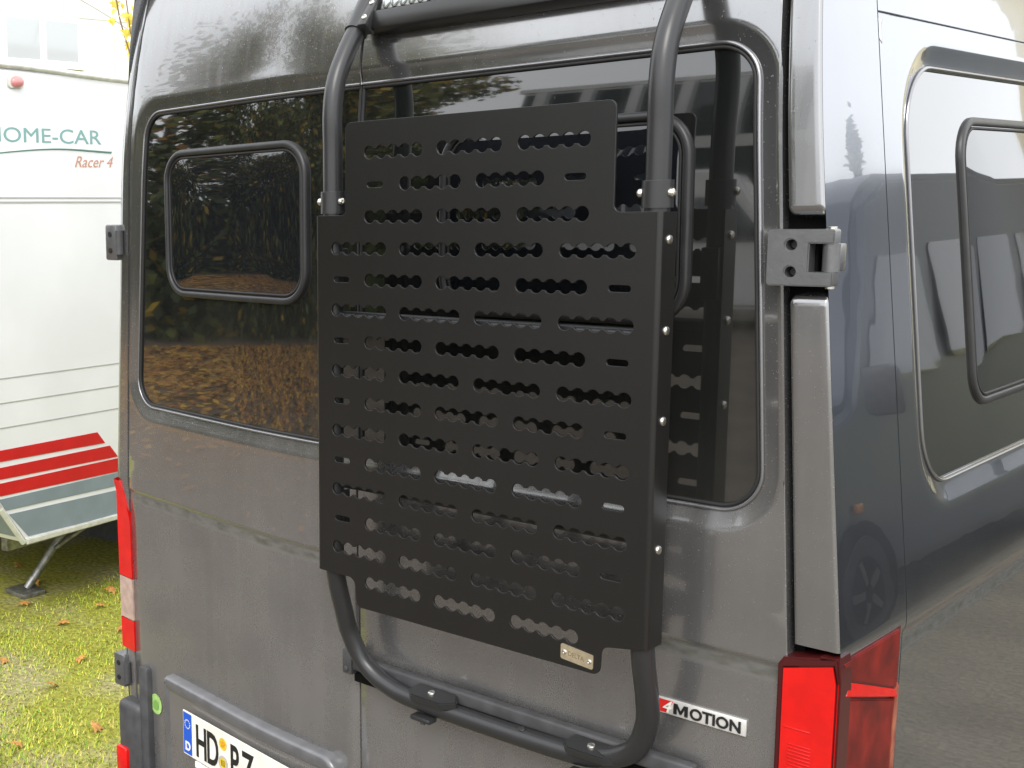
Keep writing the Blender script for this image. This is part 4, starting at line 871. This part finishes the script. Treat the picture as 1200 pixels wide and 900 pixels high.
def tree(name, x, y, h, r, n, cols, label, group=None, cone=False, base=.25, ls=.16):
    t = thing(name, (x, y, 0), label, 'tree', group); bm = bmesh.new()
    btube(bm, spline([(x, y, 0), (x + .15, y, h * .3), (x - .1, y + .1, h * .6), (x, y, h * .92)], 5), lambda q: h * .022 * (1 - .85 * q), 10)
    cen = []
    for i in range(15 if not cone else 0):
        a = random.uniform(0, math.tau); z = h * random.uniform(base + .08, .85); L_ = r * random.uniform(.5, .95) * math.sqrt(max(.15, 1 - ((z / h - .55) / .5) ** 2)); e = (x + L_ * math.cos(a), y + L_ * math.sin(a), z + L_ * .35)
        btube(bm, spline([(x, y, z - L_ * .2), (x + L_ * .5 * math.cos(a), y + L_ * .5 * math.sin(a), z + L_ * .1), e], 4), lambda q: h * .008 * (1 - .8 * q) + .004, 6); cen += [e, ((x + e[0]) / 2, (y + e[1]) / 2, (z + e[2]) / 2)]
    frombm('trunk', bm, 'bark', t)
    if cone:
        zz = h * (.06 + .94 * (1 - np.sqrt(rng.random(n)))); ra = r * (1 - zz / h) * np.sqrt(rng.random(n)) * (.75 + .5 * rng.random(n)); an = rng.random(n) * math.tau; Pp = np.c_[x + ra * np.cos(an), y + ra * np.sin(an), zz]
    else:
        cen = np.array(cen + [(x, y, h * .9), (x, y, h * .75)]); k = rng.integers(0, len(cen), n); Pp = cen[k] + unit(n) * (r * .34 * rng.random(n) ** .5)[:, None]
    c = np.array(cols)[rng.integers(0, len(cols), n)] * (.7 + .6 * rng.random((n, 1))); quads('crown', Pp, ls * (.6 + .8 * rng.random(n)), unit(n), c, 'leafa', t)
    return t
DG, MG, YG, YE, OR = (.048, .066, .017), (.08, .11, .028), (.18, .19, .035), (.42, .28, .02), (.30, .14, .02)
tree('maple_tree', -15.5, -16.0, 11.5, 4.4, 9000, [DG, MG, YG, YG, YE], 'broad maple turning yellow, mirrored in the left rear door', 'trees behind the photographer', base=.1)
tree('maple_tree', -20.6, -22.0, 13, 3.4, 9000, [DG, MG, MG, YG], 'tall green tree mirrored above the vent window', 'trees behind the photographer', base=.1)
tree('maple_tree', -16.2, -19.6, 10.5, 3.0, 8000, [DG, MG, YG, YE], 'leafy tree mirrored left of the rack panel', 'trees behind the photographer', base=.1)
tree('maple_tree', -16.8, -13.0, 11.5, 4.2, 12000, [DG, DG, MG, YG, YE], 'dense maple with yellow patches mirrored round the vent window', 'trees behind the photographer', base=.05)
tree('maple_tree', -23, -9.5, 12, 5.0, 8000, [DG, MG, YG, OR], 'dark tree mirrored at the left corner of the rear door', 'trees behind the photographer', base=.1)
tree('maple_tree', -22.5, -24.2, 13.0, 3.4, 8000, [MG, YG, YE], 'yellowing tree farthest off in the mirrored row', 'trees behind the photographer', base=.1)
tree('conifer', 9.5, 23.8, 5.4, .34, 3000, [DG, DG, MG], 'slender dark conifer mirrored in the corner panel', cone=True, ls=.10)
nb = 30000; an = rng.random(nb); bx = -11.5 - 9.5 * an + rng.normal(size=nb) * .6; byy = -17.0 + 12.5 * an + rng.normal(size=nb) * .8
hz_ = 4.2 * rng.random(nb) * (.75 + .3 * np.sin(an * 23) + .15 * np.sin(an * 61)); tg = quads('hedge', np.c_[bx, byy, hz_], .10 + .08 * rng.random(nb), unit(nb), np.array([DG, DG, MG, MG, YG, YE])[rng.choice(6, nb, p=(.27, .25, .2, .1, .08, .10))] * (.6 + .6 * rng.random((nb, 1))), 'leafa')
tag(tg, 'dark green hedge along the gravel, mirrored in the rear window', 'hedge')
# leaf litter behind the photographer
nl = 60000; lx = rng.uniform(-24, 0, nl); ly = -2.5 - 16 * rng.random(nl)
az_ = np.degrees(np.arctan2(1.8 - lx, 2.24 - ly)); keep = (rng.random(nl) < np.clip((np.hypot(lx - 1.8, ly - 2.2) - 10.5) / 5, .04, 1)) & (az_ + rng.normal(size=nl) * 2 > 46) & (np.hypot(lx - 1.8, ly - 2.2) < 20); lx, ly = lx[keep], ly[keep]; nl = len(lx)
lt = np.array([(.52, .24, .05), (.60, .36, .06), (.38, .16, .05), (.28, .16, .06)])[rng.integers(0, 4, nl)] * (.7 + .5 * rng.random((nl, 1)))
nn = unit(nl) * .35 + np.array([0, 0, 1.]); nn /= np.linalg.norm(nn, axis=1)[:, None]
struct(tag(quads('leaf_litter', np.c_[lx, ly, .012 + .02 * rng.random(nl)], .045 + .04 * rng.random(nl), nn, lt, 'litter'), 'brown autumn leaf litter on the ground behind', 'leaves'), 'stuff')
# grass by the caravan
ng = 190000; gx_ = rng.uniform(-6.4, -1.3, ng); gy_ = rng.uniform(-.2, 4.6, ng)
den = .5 + .5 * np.sin(gx_ * 2.3 + 1.3 * np.sin(gy_ * 1.9)) * np.cos(gy_ * 2.7 + np.sin(gx_ * 3.1)); keep = (rng.random(ng) < .22 + .9 * den ** 1.2) & ((gx_ + 3.64) * .992 + (gy_ - 1.45) * .125 > -.12 - .25 * rng.random(ng)); gx_, gy_, den = gx_[keep], gy_[keep], den[keep]; ng = len(gx_)
hh = (.008 + .018 * rng.random(ng) ** 2) * (.6 + .7 * den); an = rng.random(ng) * math.tau; lean = hh * rng.uniform(.3, 1.3, ng); wdt = .0018 + .0024 * rng.random(ng)
ca, sa = np.cos(an), np.sin(an); V = np.stack([np.c_[gx_ - sa * wdt, gy_ + ca * wdt, np.zeros(ng)], np.c_[gx_ + sa * wdt, gy_ - ca * wdt, np.zeros(ng)], np.c_[gx_ + ca * lean, gy_ + sa * lean, hh]], 1).reshape(-1, 3)
me = bpy.data.meshes.new('grass'); me.vertices.add(3 * ng); me.vertices.foreach_set('co', V.ravel()); me.loops.add(3 * ng); me.loops.foreach_set('vertex_index', np.arange(3 * ng)); me.polygons.add(ng); me.polygons.foreach_set('loop_start', np.arange(0, 3 * ng, 3)); me.update(); me.validate()
gc = np.array([(.33, .43, .03), (.52, .53, .04), (.23, .36, .03), (.54, .47, .10)])[rng.integers(0, 4, ng)] * (.75 + .5 * rng.random((ng, 1)))
at = me.color_attributes.new('tint', 'FLOAT_COLOR', 'POINT'); at.data.foreach_set('color', np.repeat(np.c_[gc, np.ones(ng)], 3, 0).ravel().astype(np.float32))
struct(tag(link('grass', me, 'grass', None, False), 'short yellow green mossy grass beside the caravan', 'grass'), 'stuff')

def leaf_outline(r):
    """five-lobed maple leaf outline"""
    out = []
    for k, (a, q) in enumerate([(-90, .25), (-62, .55), (-38, .42), (-8, .95), (18, .5), (42, .78), (62, .52), (90, 1.05), (118, .52), (138, .78), (162, .5), (188, .95), (218, .42), (242, .55)]): out.append((r * q * math.cos(R_(a)), r * q * math.sin(R_(a))))
    return out
def leaf_obj(name, p, r, rot, m, parent=None):
    bm = bmesh.new(); c = bm.verts.new((0, 0, r * .12)); vs = [bm.verts.new((x, y, -.25 * (x * x + y * y) / r)) for x, y in leaf_outline(r)]
    for i in range(len(vs)): bm.faces.new((c, vs[i], vs[(i + 1) % len(vs)]))
    bmesh.ops.transform(bm, matrix=Matrix.Translation(Vector(p)) @ rot.to_matrix().to_4x4(), verts=bm.verts[:]); return frombm(name, bm, m, parent)
from mathutils import Euler
leaves = [(28, 705), (75, 727), (118, 707), (140, 735), (20, 660), (42, 680), (5, 772), (60, 800), (112, 850), (22, 870), (132, 690), (95, 770)]
words = ['curled brown leaf beside the foot of the caravan steady', 'pale brown leaf on the moss left of the tail lamp', 'tan leaf on the grass close to the red tail lamp', 'brown leaf half hidden by the corner of the van',
         'orange leaf in the dark under the caravan', 'orange leaf just behind the steady foot', 'brown leaf at the left edge of the grass', 'pale leaf in the middle of the grass', 'dry leaf low down beside the bumper', 'leaf on the grass in the bottom left corner', 'orange leaf in the caravan shade beside the lamp', 'dry leaf above the middle of the grass']
for (u, v), wd_ in zip(leaves, words):
    d = ray(u, v); p = CAM + d * (-(CAM[2] - .025) / d[2])
    tag(leaf_obj('fallen_leaf', p, random.uniform(.035, .055), Euler((random.uniform(-.5, .5), random.uniform(-.5, .5), random.uniform(0, 6))), 'dryleaf'), wd_, 'leaf', 'fallen leaves on the grass')
# yellow maple twig hanging between caravan and van
def ap(u, v, y): d = ray(u, v); return CAM + d * ((y - CAM[1]) / d[1])
tw = thing('maple_twig', ap(150, -30, 2.6), 'thin twig with bright yellow leaves hanging beside the van top', 'branch')
pts = [ap(u, v, 2.6) for u, v in ((124, -60), (133, -20), (140, 20), (147, 45), (155, 72))]; tube('stem', spline(pts, 6), .0045, 'twig', tw, 6)
pts = [ap(u, v, 2.55) for u, v in ((150, -60), (146, -20), (150, 15), (153, 40))]; tube('stem', spline(pts, 6), .0035, 'twig', tw, 6)
for u, v, r in ((134, 4, .045), (131, 24, .034), (147, 17, .045), (154, 22, .06), (149, 38, .048), (156, 34, .04), (153, 60, .06), (151, 52, .04), (140, -12, .05), (158, 8, .04), (133, 12, .03), (143, 6, .032)):
    p = ap(u, v, 2.6 + random.uniform(-.05, .05)); leaf_obj('leaf', p, r, Euler((R_(90) + random.uniform(-.5, .5), random.uniform(-2.6, -3.6), random.uniform(-.2, 1.2))), 'leafy', tw)
